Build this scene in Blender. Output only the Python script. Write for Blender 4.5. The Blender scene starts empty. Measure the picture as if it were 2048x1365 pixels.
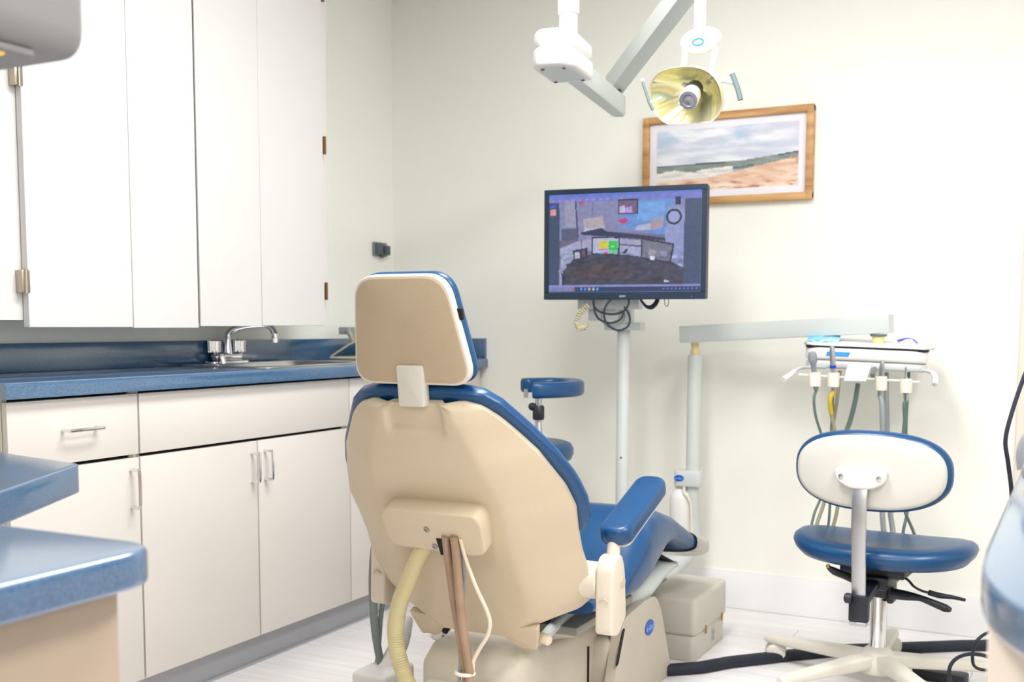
import bpy, bmesh, math, random
import numpy as np
from mathutils import Vector, Matrix, noise

random.seed(7)
SC = bpy.context.scene
COL = SC.collection
W, H = 2048, 1365

# ------------------------------------------------------------------ camera
CAM = Vector((2.1580, -3.9716, 1.0479))
F_PX, PITCH, YAW, ROLL, CY = 2201.1, 0.0886, 0.4758, 0.0028, 164.43
fwd = Vector((-math.sin(YAW) * math.cos(PITCH), math.cos(YAW) * math.cos(PITCH), -math.sin(PITCH)))
r0 = Vector((math.cos(YAW), math.sin(YAW), 0))
u0 = r0.cross(fwd)
cr = r0 * math.cos(ROLL) + u0 * math.sin(ROLL)
cu = u0 * math.cos(ROLL) - r0 * math.sin(ROLL)
cam_data = bpy.data.cameras.new('camera')
cam = bpy.data.objects.new('camera', cam_data)
COL.objects.link(cam)
cam.matrix_world = Matrix(((cr.x, cu.x, -fwd.x, CAM.x), (cr.y, cu.y, -fwd.y, CAM.y),
                           (cr.z, cu.z, -fwd.z, CAM.z), (0, 0, 0, 1)))
cam_data.sensor_width = 36
cam_data.lens = F_PX * 36 / W
cam_data.shift_y = CY / W
cam_data.clip_start = 0.05
cam_data.dof.use_dof = True
cam_data.dof.focus_distance = 2.5
cam_data.dof.aperture_fstop = 4.5
SC.camera = cam

# ------------------------------------------------------------------ light and exposure
world = bpy.data.worlds.new('world')
SC.world = world
world.use_nodes = True
world.node_tree.nodes['Background'].inputs[0].default_value = (0.9, 0.95, 1, 1)
world.node_tree.nodes['Background'].inputs[1].default_value = 0.3
SC.view_settings.view_transform = 'Standard'
SC.view_settings.look = 'None'
SC.view_settings.gamma = 1
SC.view_settings.use_curve_mapping = False
SC.view_settings.exposure = 0.22
TROFFERS = [(2.55, -2.35, 0), (1.15, -1.85, 0), (1.45, -4.7, 0)]
TROFFER_W = [36, 34, 40]
for (lx, ly, la), lw in zip(TROFFERS, TROFFER_W):
    ld = bpy.data.lights.new('troffer_light', 'AREA')
    ld.shape = 'RECTANGLE'
    ld.size, ld.size_y = 0.5, 1.1
    ld.energy = lw
    ld.color = (1.0, 0.99, 0.975)
    lo = bpy.data.objects.new('troffer_light', ld)
    lo.location = (lx, ly, 2.425)
    COL.objects.link(lo)

# ------------------------------------------------------------------ pixel -> place (each with its own real distance)
def ray(px, py):
    return fwd + cr * ((px - W / 2) / F_PX) - cu * ((py - H / 2 - CY) / F_PX)
def D(px, py, d): return CAM + ray(px, py) * d
def X(px, py, x): r = ray(px, py); return CAM + r * ((x - CAM.x) / r.x)
def Y(px, py, y): r = ray(px, py); return CAM + r * ((y - CAM.y) / r.y)
def Z(px, py, z): r = ray(px, py); return CAM + r * ((z - CAM.z) / r.z)
def PL(px, py, p, n): r = ray(px, py); return CAM + r * ((Vector(p) - CAM).dot(n) / r.dot(n))

# ------------------------------------------------------------------ materials
def lin(c):
    return tuple((v / 255 / 12.92 if v <= 10 else ((v / 255 + 0.055) / 1.055) ** 2.4) for v in c) + (1,)
MATS = {}
def mat(name, rgb, rough=0.5, metal=0.0, var=0.04, scale=6.0, bump=0.0, bscale=60, coat=0.0, spec=0.5,
        rgb2=None, trans=0.0, detail=3, emit=None, emit_s=0, stretch=None):
    m = bpy.data.materials.new(name)
    m.use_nodes = True
    nt = m.node_tree
    N, L = nt.nodes, nt.links
    b = N['Principled BSDF']
    tc = N.new('ShaderNodeTexCoord')
    src = tc.outputs['Object']
    if stretch:
        mp = N.new('ShaderNodeMapping'); mp.inputs['Scale'].default_value = stretch
        L.new(src, mp.inputs['Vector']); src = mp.outputs[0]
    nz = N.new('ShaderNodeTexNoise')
    nz.inputs['Scale'].default_value = scale
    nz.inputs['Detail'].default_value = detail
    L.new(src, nz.inputs['Vector'])
    cr_ = N.new('ShaderNodeValToRGB')
    c = lin(rgb)
    if rgb2 is None:
        a = tuple(max(0, v * (1 - var)) for v in c[:3]) + (1,)
        e = tuple(min(1, v * (1 + var)) for v in c[:3]) + (1,)
    else:
        a, e = c, lin(rgb2)
    cr_.color_ramp.elements[0].position = 0.35
    cr_.color_ramp.elements[1].position = 0.65
    cr_.color_ramp.elements[0].color = a
    cr_.color_ramp.elements[1].color = e
    L.new(nz.outputs['Fac'], cr_.inputs[0])
    L.new(cr_.outputs[0], b.inputs['Base Color'])
    b.inputs['Roughness'].default_value = rough
    b.inputs['Metallic'].default_value = metal
    b.inputs['Coat Weight'].default_value = coat
    b.inputs['Coat Roughness'].default_value = 0.13
    b.inputs['Specular IOR Level'].default_value = spec
    b.inputs['Transmission Weight'].default_value = trans
    if bump:
        n2 = N.new('ShaderNodeTexNoise'); n2.inputs['Scale'].default_value = bscale
        L.new(src, n2.inputs['Vector'])
        bp = N.new('ShaderNodeBump'); bp.inputs['Strength'].default_value = bump
        bp.inputs['Distance'].default_value = 0.002
        L.new(n2.outputs['Fac'], bp.inputs['Height']); L.new(bp.outputs[0], b.inputs['Normal'])
    if emit:
        b.inputs['Emission Color'].default_value = lin(emit)
        b.inputs['Emission Strength'].default_value = emit_s
    MATS[name] = m
    return m
def attr_mat(name, attr, rough, emit=0.0):
    m = bpy.data.materials.new(name); m.use_nodes = True
    nt = m.node_tree; b = nt.nodes['Principled BSDF']
    a = nt.nodes.new('ShaderNodeVertexColor'); a.layer_name = attr
    if emit:
        b.inputs['Base Color'].default_value = (0.01, 0.01, 0.012, 1)
        nt.links.new(a.outputs[0], b.inputs['Emission Color']); b.inputs['Emission Strength'].default_value = emit
    else:
        nt.links.new(a.outputs[0], b.inputs['Base Color'])
    b.inputs['Roughness'].default_value = rough
    return m

mat('wall_paint', (250, 249, 240), 0.75, var=0.008, scale=2, bump=0.05, bscale=120)
mat('ceiling_paint', (245, 244, 240), 0.85, var=0.02, bump=0.1, bscale=80)
mat('trim_white', (240, 240, 240), 0.45, var=0.015)
mat('casing', (240, 226, 212), 0.5, var=0.02)
mat('cabinet_white', (222, 219, 216), 0.42, var=0.01, scale=3)
mat('cabinet_low', (220, 214, 208), 0.42, var=0.012, scale=3)
mat('cabinet_dark', (30, 30, 34), 0.8)
mat('carcass', (222, 212, 196), 0.6, var=0.03)
mat('carcass_tan', (172, 153, 133), 0.6, var=0.03)
mat('foot_plastic', (196, 184, 172), 0.12, var=0.06, trans=0.3)
mat('cove_grey', (176, 178, 184), 0.5, var=0.03)
mat('laminate', (4, 62, 106), 0.3, scale=480, rgb2=(52, 108, 150), detail=2, coat=1.0, spec=0.8)
MATS['laminate'].node_tree.nodes['Principled BSDF'].inputs['Coat IOR'].default_value = 1.75
mat('vinyl_blue', (2, 68, 116), 0.34, var=0.08, scale=5, bump=0.06, bscale=220, coat=0.1)
mat('shell_tan', (203, 187, 161), 0.45, var=0.025, scale=2.5, bump=0.15, bscale=260)
mat('shell_light', (220, 210, 194), 0.4, var=0.02)
mat('head_tan', (186, 166, 139), 0.55, var=0.04, scale=9, bump=0.2, bscale=300)
mat('plastic_white', (234, 232, 228), 0.35, var=0.015)
mat('plastic_grey', (205, 210, 208), 0.4, var=0.02)
mat('arm_grey', (206, 212, 208), 0.45, var=0.02)
mat('base_beige', (196, 188, 172), 0.5, var=0.03, bump=0.1, bscale=200)
mat('box_beige', (210, 206, 194), 0.5, var=0.03, bump=0.1, bscale=200)
mat('under_grey', (150, 146, 138), 0.6, var=0.05)
mat('stool_shell', (212, 210, 202), 0.45, var=0.015)
mat('base_cream', (222, 218, 206), 0.4, var=0.02)
mat('chrome', (225, 225, 228), 0.12, metal=1.0, var=0.02)
mat('steel', (205, 206, 208), 0.28, metal=1.0, var=0.04, scale=30)
mat('satin_metal', (190, 192, 196), 0.35, metal=1.0, var=0.04)
mat('black_plastic', (24, 27, 38), 0.45, var=0.15)
mat('black_rubber', (22, 28, 44), 0.6, var=0.2, scale=30)
mat('bezel', (22, 44, 64), 0.35, var=0.05)
mat('bronze', (120, 84, 52), 0.35, metal=1.0, var=0.1)
mat('hinge_grey', (176, 166, 150), 0.35, metal=1.0, var=0.1)
mat('hose_ivory', (206, 194, 148), 0.45, var=0.05)
mat('hose_brown', (160, 132, 108), 0.45, var=0.08, scale=8, stretch=(1, 1, 3))
mat('hose_cream', (226, 214, 190), 0.45, var=0.03)
mat('hose_grey', (120, 130, 124), 0.5, var=0.05)
mat('hose_teal', (92, 110, 104), 0.5, var=0.08)
mat('hose_lightgrey', (150, 156, 158), 0.5, var=0.05)
mat('hose_yellow', (196, 172, 30), 0.5, var=.05)
mat('hose_olive', (150, 148, 120), 0.5, var=.06)
mat('ring_blue', (24, 60, 200), 0.35)
mat('logo_blue', (10, 84, 190), 0.35)
mat('logo_text', (150, 190, 235), 0.4)
mat('logo_cyan', (22, 150, 220), 0.4)
mat('ivory', (240, 230, 214), 0.4)
mat('screw', (150, 146, 138), 0.35, metal=0.8)
mat('brass', (178, 150, 82), 0.4, metal=0.8)
mat('wood_frame', (176, 124, 72), 0.5, rgb2=(214, 168, 110), scale=14, stretch=(.3, 3, 3), detail=5)
mat('mat_board', (240, 238, 246), 0.7, var=0.005)
mat('reflector', (232, 224, 150), 0.10, rgb2=(238, 236, 214), scale=9, coat=0.8, metal=0.55)
mat('lamp_glass', (150, 150, 160), 0.15, var=0.1, metal=0.3)
mat('joint_grey', (84, 92, 98), 0.5)
mat('grip_grey', (104, 124, 124), 0.55)
mat('clear_plastic', (232, 226, 216), 0.12, var=0.02, trans=0.75)
mat('cap_grey', (150, 154, 160), 0.45)
mat('foil_blue', (90, 190, 240), 0.4, rgb2=(200, 232, 250), scale=25)
mat('paper_white', (250, 250, 250), 0.7, var=0.005)
mat('tray_dark', (14, 18, 26), 0.4)
mat('coil_beige', (206, 196, 162), 0.5, var=0.08)
mat('hood_grey', (134, 132, 131), 0.5, var=0.02)
mat('lens_yellow', (240, 196, 60), 0.4, var=0.1, emit=(255, 190, 70), emit_s=0.35)
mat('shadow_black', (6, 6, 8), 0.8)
mat('floor_sub', (150, 146, 146), 0.7)
mat('sticker', (196, 196, 190), 0.5)
mat('sticker_ink', (120, 120, 118), 0.5)
mat('cream_post', (226, 206, 150), 0.45, var=0.03)

def plank_mat():
    m = bpy.data.materials.new('vinyl_plank'); m.use_nodes = True
    nt = m.node_tree; N, L = nt.nodes, nt.links; b = N['Principled BSDF']
    tc = N.new('ShaderNodeTexCoord'); mp = N.new('ShaderNodeMapping'); mp.inputs['Scale'].default_value = (1.6, 22, 1)
    oi = N.new('ShaderNodeObjectInfo')
    ad = N.new('ShaderNodeVectorMath'); ad.operation = 'ADD'
    L.new(tc.outputs['Object'], mp.inputs[0]); L.new(mp.outputs[0], ad.inputs[0]); L.new(oi.outputs['Location'], ad.inputs[1])
    nz = N.new('ShaderNodeTexNoise'); nz.inputs['Scale'].default_value = 2; nz.inputs['Detail'].default_value = 6
    L.new(ad.outputs[0], nz.inputs['Vector'])
    c = N.new('ShaderNodeValToRGB')
    c.color_ramp.elements[0].position = 0.3; c.color_ramp.elements[1].position = 0.62
    c.color_ramp.elements[0].color = lin((230, 226, 226)); c.color_ramp.elements[1].color = lin((242, 239, 240))
    L.new(nz.outputs['Fac'], c.inputs[0])
    mx = N.new('ShaderNodeMix'); mx.data_type = 'RGBA'; mx.blend_type = 'MULTIPLY'; mx.inputs[0].default_value = 1
    mr = N.new('ShaderNodeMapRange'); mr.inputs[3].default_value = 0.94; mr.inputs[4].default_value = 1.0
    L.new(oi.outputs['Random'], mr.inputs[0])
    L.new(c.outputs[0], mx.inputs[6]); L.new(mr.outputs[0], mx.inputs[7])
    L.new(mx.outputs[2], b.inputs['Base Color']); b.inputs['Roughness'].default_value = 0.4
    MATS['vinyl_plank'] = m
plank_mat()

# ------------------------------------------------------------------ mesh tools
ORG = {}
def empty(name, loc, label, cat, group=None):
    o = bpy.data.objects.new(name, None)
    o.location = Vector(loc); o.empty_display_size = 0.05
    COL.objects.link(o)
    ORG[o.name] = Vector(loc)
    tag(o, label, cat, group)
    return o
def tag(o, label=None, cat=None, group=None, kind=None):
    if label: o['label'] = label
    if cat: o['category'] = cat
    if group: o['group'] = group
    if kind: o['kind'] = kind
    return o

class MB:
    def __init__(s): s.bm = bmesh.new()
    def _add(s, b2):
        me = bpy.data.meshes.new('tmp'); b2.to_mesh(me); b2.free()
        s.bm.from_mesh(me); bpy.data.meshes.remove(me); return s
    def box(s, lo, hi, bevel=0.0, seg=2, M=None):
        b = bmesh.new(); bmesh.ops.create_cube(b, size=1)
        lo, hi = Vector(lo), Vector(hi)
        sz = hi - lo
        for v in b.verts: v.co = Vector((v.co.x * sz.x, v.co.y * sz.y, v.co.z * sz.z)) + (lo + hi) / 2
        if bevel: bmesh.ops.bevel(b, geom=b.edges[:], offset=bevel, segments=seg, profile=0.5, affect='EDGES', clamp_overlap=True)
        if M: b.transform(M)
        return s._add(b)
    def tube(s, pts, r, n=10, smooth=6, caps=True):
        pts = [Vector(p) for p in pts]
        rs = r if isinstance(r, (list, tuple)) else [r] * len(pts)
        if smooth and len(pts) > 2:
            np_, nr = [], []
            for i in range(len(pts) - 1):
                p0, p1, p2, p3 = pts[max(i - 1, 0)], pts[i], pts[i + 1], pts[min(i + 2, len(pts) - 1)]
                for k in range(smooth):
                    t = k / smooth
                    np_.append(0.5 * ((2 * p1) + (p2 - p0) * t + (2 * p0 - 5 * p1 + 4 * p2 - p3) * t * t + (3 * p1 - p0 - 3 * p2 + p3) * t ** 3))
                    nr.append(rs[i] * (1 - t) + rs[i + 1] * t)
            pts, rs = np_ + [pts[-1]], nr + [rs[-1]]
        rings = []; prev = None
        for i, p in enumerate(pts):
            t = (pts[min(i + 1, len(pts) - 1)] - pts[max(i - 1, 0)]).normalized()
            if prev is None:
                a = Vector((0, 0, 1)) if abs(t.z) < 0.9 else Vector((1, 0, 0))
                x = t.cross(a).normalized()
            else: x = (prev - t * prev.dot(t)).normalized()
            prev = x; y = t.cross(x)
            rings.append([p + (x * math.cos(2 * math.pi * k / n) + y * math.sin(2 * math.pi * k / n)) * rs[i] for k in range(n)])
        return s.loft(rings, caps)
    def loft(s, rings, caps=True, closed=False):
        b = s.bm
        vs = [[b.verts.new(p) for p in r] for r in rings]
        n = len(rings[0])
        m = len(vs)
        for i in range(m if closed else m - 1):
            A, B = vs[i], vs[(i + 1) % m]
            for k in range(n): b.faces.new((A[k], A[(k + 1) % n], B[(k + 1) % n], B[k]))
        if caps and not closed:
            b.faces.new(vs[0][::-1]); b.faces.new(vs[-1])
        return s
    def lathe(s, prof, o, axis=(0, 0, 1), n=28, caps=True):
        a = Vector(axis).normalized()
        x = a.cross(Vector((0, 0, 1)) if abs(a.z) < 0.9 else Vector((1, 0, 0))).normalized(); y = a.cross(x)
        o = Vector(o)
        return s.loft([[o + a * h + (x * math.cos(2 * math.pi * k / n) + y * math.sin(2 * math.pi * k / n)) * max(r, 1e-4) for k in range(n)] for r, h in prof], caps)
    def prism(s, pts, M, th, bevel=0.0, seg=2):
        """2-D outline (u,v) extruded th along w, bevelled on both rims; M maps (u,v,w)."""
        b = bmesh.new()
        v = [b.verts.new((p[0], p[1], 0)) for p in pts]
        f = b.faces.new(v)
        r = bmesh.ops.extrude_face_region(b, geom=[f])
        nv = [e for e in r['geom'] if isinstance(e, bmesh.types.BMVert)]
        for q in nv: q.co.z += th
        if bevel:
            ed = [e for e in b.edges if abs(e.verts[0].co.z - e.verts[1].co.z) < 1e-6]
            bmesh.ops.bevel(b, geom=ed, offset=bevel, segments=seg, profile=0.5, affect='EDGES', clamp_overlap=True)
        b.transform(M)
        bmesh.ops.recalc_face_normals(b, faces=b.faces)
        return s._add(b)
    def ball(s, c, r, n=14):
        c = Vector(c); r = r if isinstance(r, (tuple, list)) else (r, r, r)
        b = bmesh.new(); bmesh.ops.create_uvsphere(b, u_segments=n, v_segments=max(6, n * 2 // 3), radius=1)
        for v in b.verts: v.co = Vector((v.co.x * r[0], v.co.y * r[1], v.co.z * r[2])) + c
        return s._add(b)
    def xf(s, M): s.bm.transform(M); return s
    def build(s, name, m, parent=None, angle=38, smooth=True):
        bm = s.bm
        bmesh.ops.recalc_face_normals(bm, faces=bm.faces)
        me = bpy.data.meshes.new(name)
        if parent: org = ORG[parent.name]
        else:
            cs = [v.co for v in bm.verts]
            lo = Vector((min(c.x for c in cs), min(c.y for c in cs), min(c.z for c in cs)))
            hi = Vector((max(c.x for c in cs), max(c.y for c in cs), max(c.z for c in cs)))
            org = Vector(((lo.x + hi.x) / 2, (lo.y + hi.y) / 2, lo.z))
        bmesh.ops.translate(bm, verts=bm.verts, vec=-org)
        bm.to_mesh(me); bm.free()
        if smooth:
            me.shade_smooth(); me.set_sharp_from_angle(angle=math.radians(angle))
        me.materials.append(MATS[m] if isinstance(m, str) else m)
        o = bpy.data.objects.new(name, me); COL.objects.link(o)
        if parent: o.parent = parent
        else: o.location = org
        ORG[o.name] = org
        return o

def frame(o, x, y=None, z=None):
    """matrix with columns x, y, z at o (missing one from the cross product)"""
    x = Vector(x).normalized()
    if z is None: y = Vector(y).normalized(); z = x.cross(y).normalized()
    else: z = Vector(z).normalized(); y = z.cross(x).normalized()
    o = Vector(o)
    return Matrix(((x.x, y.x, z.x, o.x), (x.y, y.y, z.y, o.y), (x.z, y.z, z.z, o.z), (0, 0, 0, 1)))
def rrect(pts, r, seg=5):
    """round the corners of a polygon; r a number or list"""
    out = []; n = len(pts)
    rs = r if isinstance(r, (list, tuple)) else [r] * n
    for i in range(n):
        p, a, b = Vector(pts[i]).to_2d(), Vector(pts[i - 1]).to_2d(), Vector(pts[(i + 1) % n]).to_2d()
        da, db = (a - p), (b - p); la, lb = da.length, db.length
        da.normalize(); db.normalize()
        rr = min(rs[i], la * 0.49, lb * 0.49)
        if rr < 1e-5: out.append(tuple(p)); continue
        A, B = p + da * rr, p + db * rr
        for k in range(seg + 1):
            t = k / seg
            out.append(tuple(A * (1 - t) ** 2 + p * 2 * t * (1 - t) + B * t * t))
    return out
def rr(w, h, r, seg=5): return rrect([(-w / 2, -h / 2), (w / 2, -h / 2), (w / 2, h / 2), (-w / 2, h / 2)], r, seg)
def ellipse(a, b, n=32, p=2.0):
    o = []
    for k in range(n):
        t = 2 * math.pi * k / n; c, s_ = math.cos(t), math.sin(t)
        o.append((a * math.copysign(abs(c) ** (2 / p), c), b * math.copysign(abs(s_) ** (2 / p), s_)))
    return o
def text_mesh(txt, size, M, depth=0.0008):
    cu_ = bpy.data.curves.new('txt', 'FONT'); cu_.body = txt; cu_.size = size
    cu_.align_x = 'CENTER'; cu_.align_y = 'CENTER'; cu_.extrude = depth; cu_.resolution_u = 3
    o = bpy.data.objects.new('txt', cu_)
    me = bpy.data.meshes.new_from_object(o)
    mb = MB(); mb.bm.from_mesh(me); mb.bm.transform(M)
    bpy.data.objects.remove(o); bpy.data.curves.remove(cu_); bpy.data.meshes.remove(me)
    return mb
def interp(x, xs, ys): return float(np.interp(x, xs, ys))
def logo(parent, o, right, up, a, b):
    """blue oval badge with its lettering"""
    n = Vector(right).normalized().cross(Vector(up).normalized())
    M = frame(o, right, up)
    l = MB().prism(ellipse(a, b, 28), M, 0.002).build('badge', 'logo_blue', parent)
    text_mesh('a-dec', b * 1.15, M @ Matrix.Translation((0, 0, 0.0023)), 0.0004).build('lettering', 'logo_text', l, smooth=False)
    return l

# ================================================================== the room
XL, XR, YF, CEIL = -0.46, 3.7, -6.2, 2.47
def struct(name, mb, m, **k):
    o = mb.build(name, m, **k); o['kind'] = 'structure'; return o
fl = struct('floor', MB().box((XL - .1, YF - .1, -0.06), (XR + .1, .1, -0.002)), 'floor_sub')
pw, plen = 0.182, 1.22
plank_me = None
row = 0; y = -0.017
while y > -3.9:
    x = -0.46 + ((row * 0.47) % 1.0) * plen - plen
    while x < 3.0:
        a, b_ = max(x, XL), min(x + plen, 3.0)
        if b_ - a > 0.05:
            if plank_me is None or abs(b_ - a - plen) > 1e-4:
                p = MB().box((a + .0006, y - pw + .0006, -0.004), (b_ - .0006, y - .0006, 0), 0.0008, 1).build('floor_plank', 'vinyl_plank', fl)
                if abs(b_ - a - plen) < 1e-4:
                    plank_me = p.data; p0 = (a, y)
            else:
                p = bpy.data.objects.new('floor_plank', plank_me); COL.objects.link(p); p.parent = fl
                p.location = (a - p0[0], y - p0[1], 0)
        x += plen
    y -= pw; row += 1
ceil = struct('ceiling', MB().box((XL - .1, YF - .1, CEIL), (XR + .1, .1, CEIL + .06)), 'ceiling_paint')
struct('wall_left', MB().box((XL - .1, YF - .1, -0.06), (XL, .1, CEIL)), 'wall_paint')
struct('wall_back', MB().box((XL, 0, -0.06), (XR, .1, CEIL)), 'wall_paint')
struct('wall_right', MB().box((XR, YF - .1, -0.06), (XR + .1, .1, CEIL)), 'wall_paint')
struct('wall_front', MB().box((XL, YF - .1, -0.06), (XR, YF, CEIL)), 'wall_paint')
bb = MB().prism([(0, 0), (0.016, 0), (0.016, 0.118), (0.011, 0.128), (0.009, 0.14), (0, 0.14)], frame((0, 0, 0), (0, -1, 0), (0, 0, 1)), -1.98)
struct('baseboard_back', bb, 'trim_white')
struct('trim_1', MB().box((1.981, -0.022, 0), (2.085, 0, CEIL), 0.004), 'casing')

# ceiling fixtures
for i, (lx, ly, la) in enumerate(TROFFERS):
    fb = MB()
    for s_ in (-1, 1):
        fb.box((lx + s_ * .29 - .02, ly - .6, 2.435), (lx + s_ * .29 + .02, ly + .6, 2.47), 0.003)
        fb.box((lx - .31, ly + s_ * .585 - .02, 2.435), (lx + .31, ly + s_ * .585 + .02, 2.47), 0.003)
    t = fb.build('light_frame', 'trim_white', ceil)
    MB().box((lx - .275, ly - .57, 2.445), (lx + .275, ly + .57, 2.455)).build('diffuser', mat('diffuser', (250, 250, 250), 0.6, emit=(255, 252, 244), emit_s=1.5) if 'diffuser' not in MATS else 'diffuser', t)

# ================================================================== lower cabinets along the left wall
FX = -0.025
def slab(y0, y1, z0, z1, x0=FX - .018, x1=FX, bev=0.0015):
    return MB().box((x0, y0, z0), (x1, y1, z1), bev, 2)
def u_handle(parent, p, axis, length, m='chrome', out=0.032, r=0.0045, name='handle'):
    p = Vector(p); a = Vector(axis); o = Vector((out, 0, 0))
    e0, e1 = p - a * length / 2, p + a * length / 2
    return MB().tube([e0, e0 + o * .8, e0 + o + a * .008, e1 + o - a * .008, e1 + o * .8, e1], r, 8, 3).build(name, m, parent)
ZB, ZT, GAPZ = 0.105, 0.868, 0.706
def cabinet(y0, y1, label, za=.8755, zb=.8755):
    t = empty('base_cabinet', (-0.24, (y0 + y1) / 2, 0), label, 'cabinet')
    c = MB()
    c.box((-0.458, y0, 0.095), (FX - .02, y0 + .018, za)); c.box((-0.458, y1 - .018, 0.095), (FX - .02, y1, zb))
    c.box((-0.458, y0 + .018, 0.095), (FX - .02, y1 - .018, 0.113)); c.box((-0.458, y0 + .018, 0.113), (-0.45, y1 - .018, 0.8755))
    c.build('body', 'carcass', t)
    # dark inside seen through the joints
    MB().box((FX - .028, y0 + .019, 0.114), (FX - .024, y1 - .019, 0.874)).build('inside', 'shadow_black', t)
    return t
y0, y1, y2, y3 = -2.268, -1.868, -1.402, -0.932
c1 = cabinet(y0, y1, 'white base cabinet with one drawer over a single door, nearest the camera')
d = slab(y0 + .002, y1 - .003, GAPZ + .004, ZT).build('drawer', 'cabinet_low', c1)
u_handle(d, X(158, 858, FX), (0, 1, 0), 0.10)
d = slab(y0 + .002, y1 - .003, ZB, GAPZ - .005).build('door', 'cabinet_low', c1)
u_handle(d, X(262, 978, FX), (0, 0, 1), 0.098)
c2 = cabinet(y1, y3, 'wide white sink base cabinet with a blank top panel over two doors', zb=.755)
slab(y1 + .003, y3 - .003, GAPZ + .004, ZT).build('top_panel', 'cabinet_low', c2)
ym = y2
d = slab(y1 + .003, ym - .003, ZB, GAPZ - .005).build('door', 'cabinet_low', c2)
u_handle(d, X(503, 935, FX), (0, 0, 1), 0.085)
d = slab(ym + .003, y3 - .003, ZB, GAPZ - .005).build('door', 'cabinet_low', c2)
u_handle(d, X(529, 930, FX), (0, 0, 1), 0.085)
c3 = cabinet(y3, -0.018, 'white base cabinet in the back corner, mostly behind the dental chair', za=.755)
slab(y3 + .003, -0.45, GAPZ + .004, ZT).build('drawer', 'cabinet_low', c3)
slab(y3 + .003, -0.45, ZB, GAPZ - .005).build('door', 'cabinet_low', c3)
slab(-0.445, -0.02, ZB, ZT).build('end_panel', 'cabinet_low', c3)
t = struct('trim_2', MB().box((-0.46, y0 + .02, 0), (-0.085, -0.0, 0.095), 0.001).box((-0.085, y0 + .02, 0), (-0.082, 0, 0.093)).box((-0.086, y0 + .02, 0), (-0.074, 0, 0.006), 0.002), 'cove_grey')

# blue worktop with its splashback
wt = empty('worktop', (-0.23, -1.14, 0.876), 'long blue speckled laminate worktop along the left wall with raised splashback', 'worktop')
yl = -2.284
# (the sink opening is cut out of the top)
SX0, SX1, SY0, SY1 = -0.40, -0.075, -1.30, -0.76
top = MB()
edge = [(-0.46, 0.876), (0, 0.876), (0, 0.905), (-0.003, 0.911), (-0.009, 0.914), (-0.46, 0.914)]
def run(ya, yb, outline):
    top.prism(outline, frame((0, yb, 0), (1, 0, 0), (0, 0, 1)), yb - ya)
run(yl, SY0, edge); run(SY1, -0.0, edge)
run(SY0, SY1, [(SX1, 0.876), (0, 0.876), (0, 0.905), (-0.003, 0.911), (-0.009, 0.914), (SX1, 0.914)])
run(SY0, SY1, [(-0.46, 0.876), (SX0, 0.876), (SX0, 0.914), (-0.46, 0.914)])
top.build('countertop', 'laminate', wt)
MB().box((-0.46, yl, 0.914), (-0.441, 0, 0.995), 0.002).box((-0.441, -0.019, 0.914), (-0.006, 0, 0.995), 0.002).build('splashback', 'laminate', wt)

# stainless sink set into it
sk = empty('sink', (-0.24, -1.03, 0.76), 'stainless steel sink bowl set into the blue worktop', 'sink')
b = MB()
cx, cy = (SX0 + SX1) / 2, (SY0 + SY1) / 2
def ring(w, h, z, r): return [Vector((cx + u, cy + v, z)) for u, v in rr(w, h, r, 5)]
w_, h_ = SX1 - SX0, SY1 - SY0
b.loft([ring(w_ + .05, h_ + .05, .9145, .05), ring(w_ + .05, h_ + .05, .9175, .05), ring(w_ + .03, h_ + .03, .9195, .05), ring(w_ - .03, h_ - .03, .9185, .05),
        ring(w_ - .045, h_ - .045, .905, .05), ring(w_ - .07, h_ - .07, .79, .06), ring(w_ - .13, h_ - .13, .772, .05), ring(.05, .05, .768, .02)], caps=False)
f_ = b.bm.faces.new([b.bm.verts.new(p) for p in ring(.05, .05, .768, .02)])
b.build('bowl', 'steel', sk)
MB().lathe([(0.02, 0), (0.02, 0.003), (0.012, 0.004)], (cx, cy, 0.7685)).build('drain', 'chrome', sk)

# faucet
fx = -0.415; fy = -1.09
fa = empty('faucet', (fx, fy, 0.9145), 'chrome two-handle faucet with curved spout on the blue worktop', 'faucet')
MB().prism(rr(0.05, 0.185, 0.02), frame((fx, fy, 0.9145), (1, 0, 0), (0, 1, 0)), 0.012, 0.004).prism(rr(0.038, 0.13, 0.016), frame((fx, fy, 0.926), (1, 0, 0), (0, 1, 0)), 0.028, 0.01, 3).build('base', 'chrome', fa)
MB().tube([(fx, fy, 0.945), (fx, fy, 0.99), (fx + .004, fy + .004, 1.018), (fx + .025, fy + .02, 1.036), (fx + .09, fy + .05, 1.048), (fx + .125, fy + .068, 1.043), (fx + .14, fy + .077, 1.022), (fx + .142, fy + .078, 1.0)],
          [.019, .014, .011, .0095, .0095, .0095, .0105, .0115], 12, 6).lathe([(.0125, 0), (.0125, .016), (.0105, .018)], (fx + .142, fy + .078, .988)).build('spout', 'chrome', fa)
for s_ in (-1, 1):
    hp = Vector((fx, fy + s_ * .062, 0.952))
    h_b = MB()
    for k in range(8):
        a = k * math.pi / 4
        h_b.tube([hp + Vector((math.cos(a) * .015, math.sin(a) * .015, .004)), hp + Vector((math.cos(a) * .016, math.sin(a) * .016, .042))], .0065, 6, 0)
    h_b.lathe([(.011, -.006), (.013, .002), (.02, .008), (.02, .04), (.014, .046)], hp, n=16).build('handle', 'chrome', fa)
MB().tube([(fx + .03, fy - .062, 0.95), (fx + .032, fy - .06, 0.935), (fx + .034, fy - .058, 0.918)], [.009, .011, .012], 10, 3).build('hose_connector', 'chrome', fa)

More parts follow.
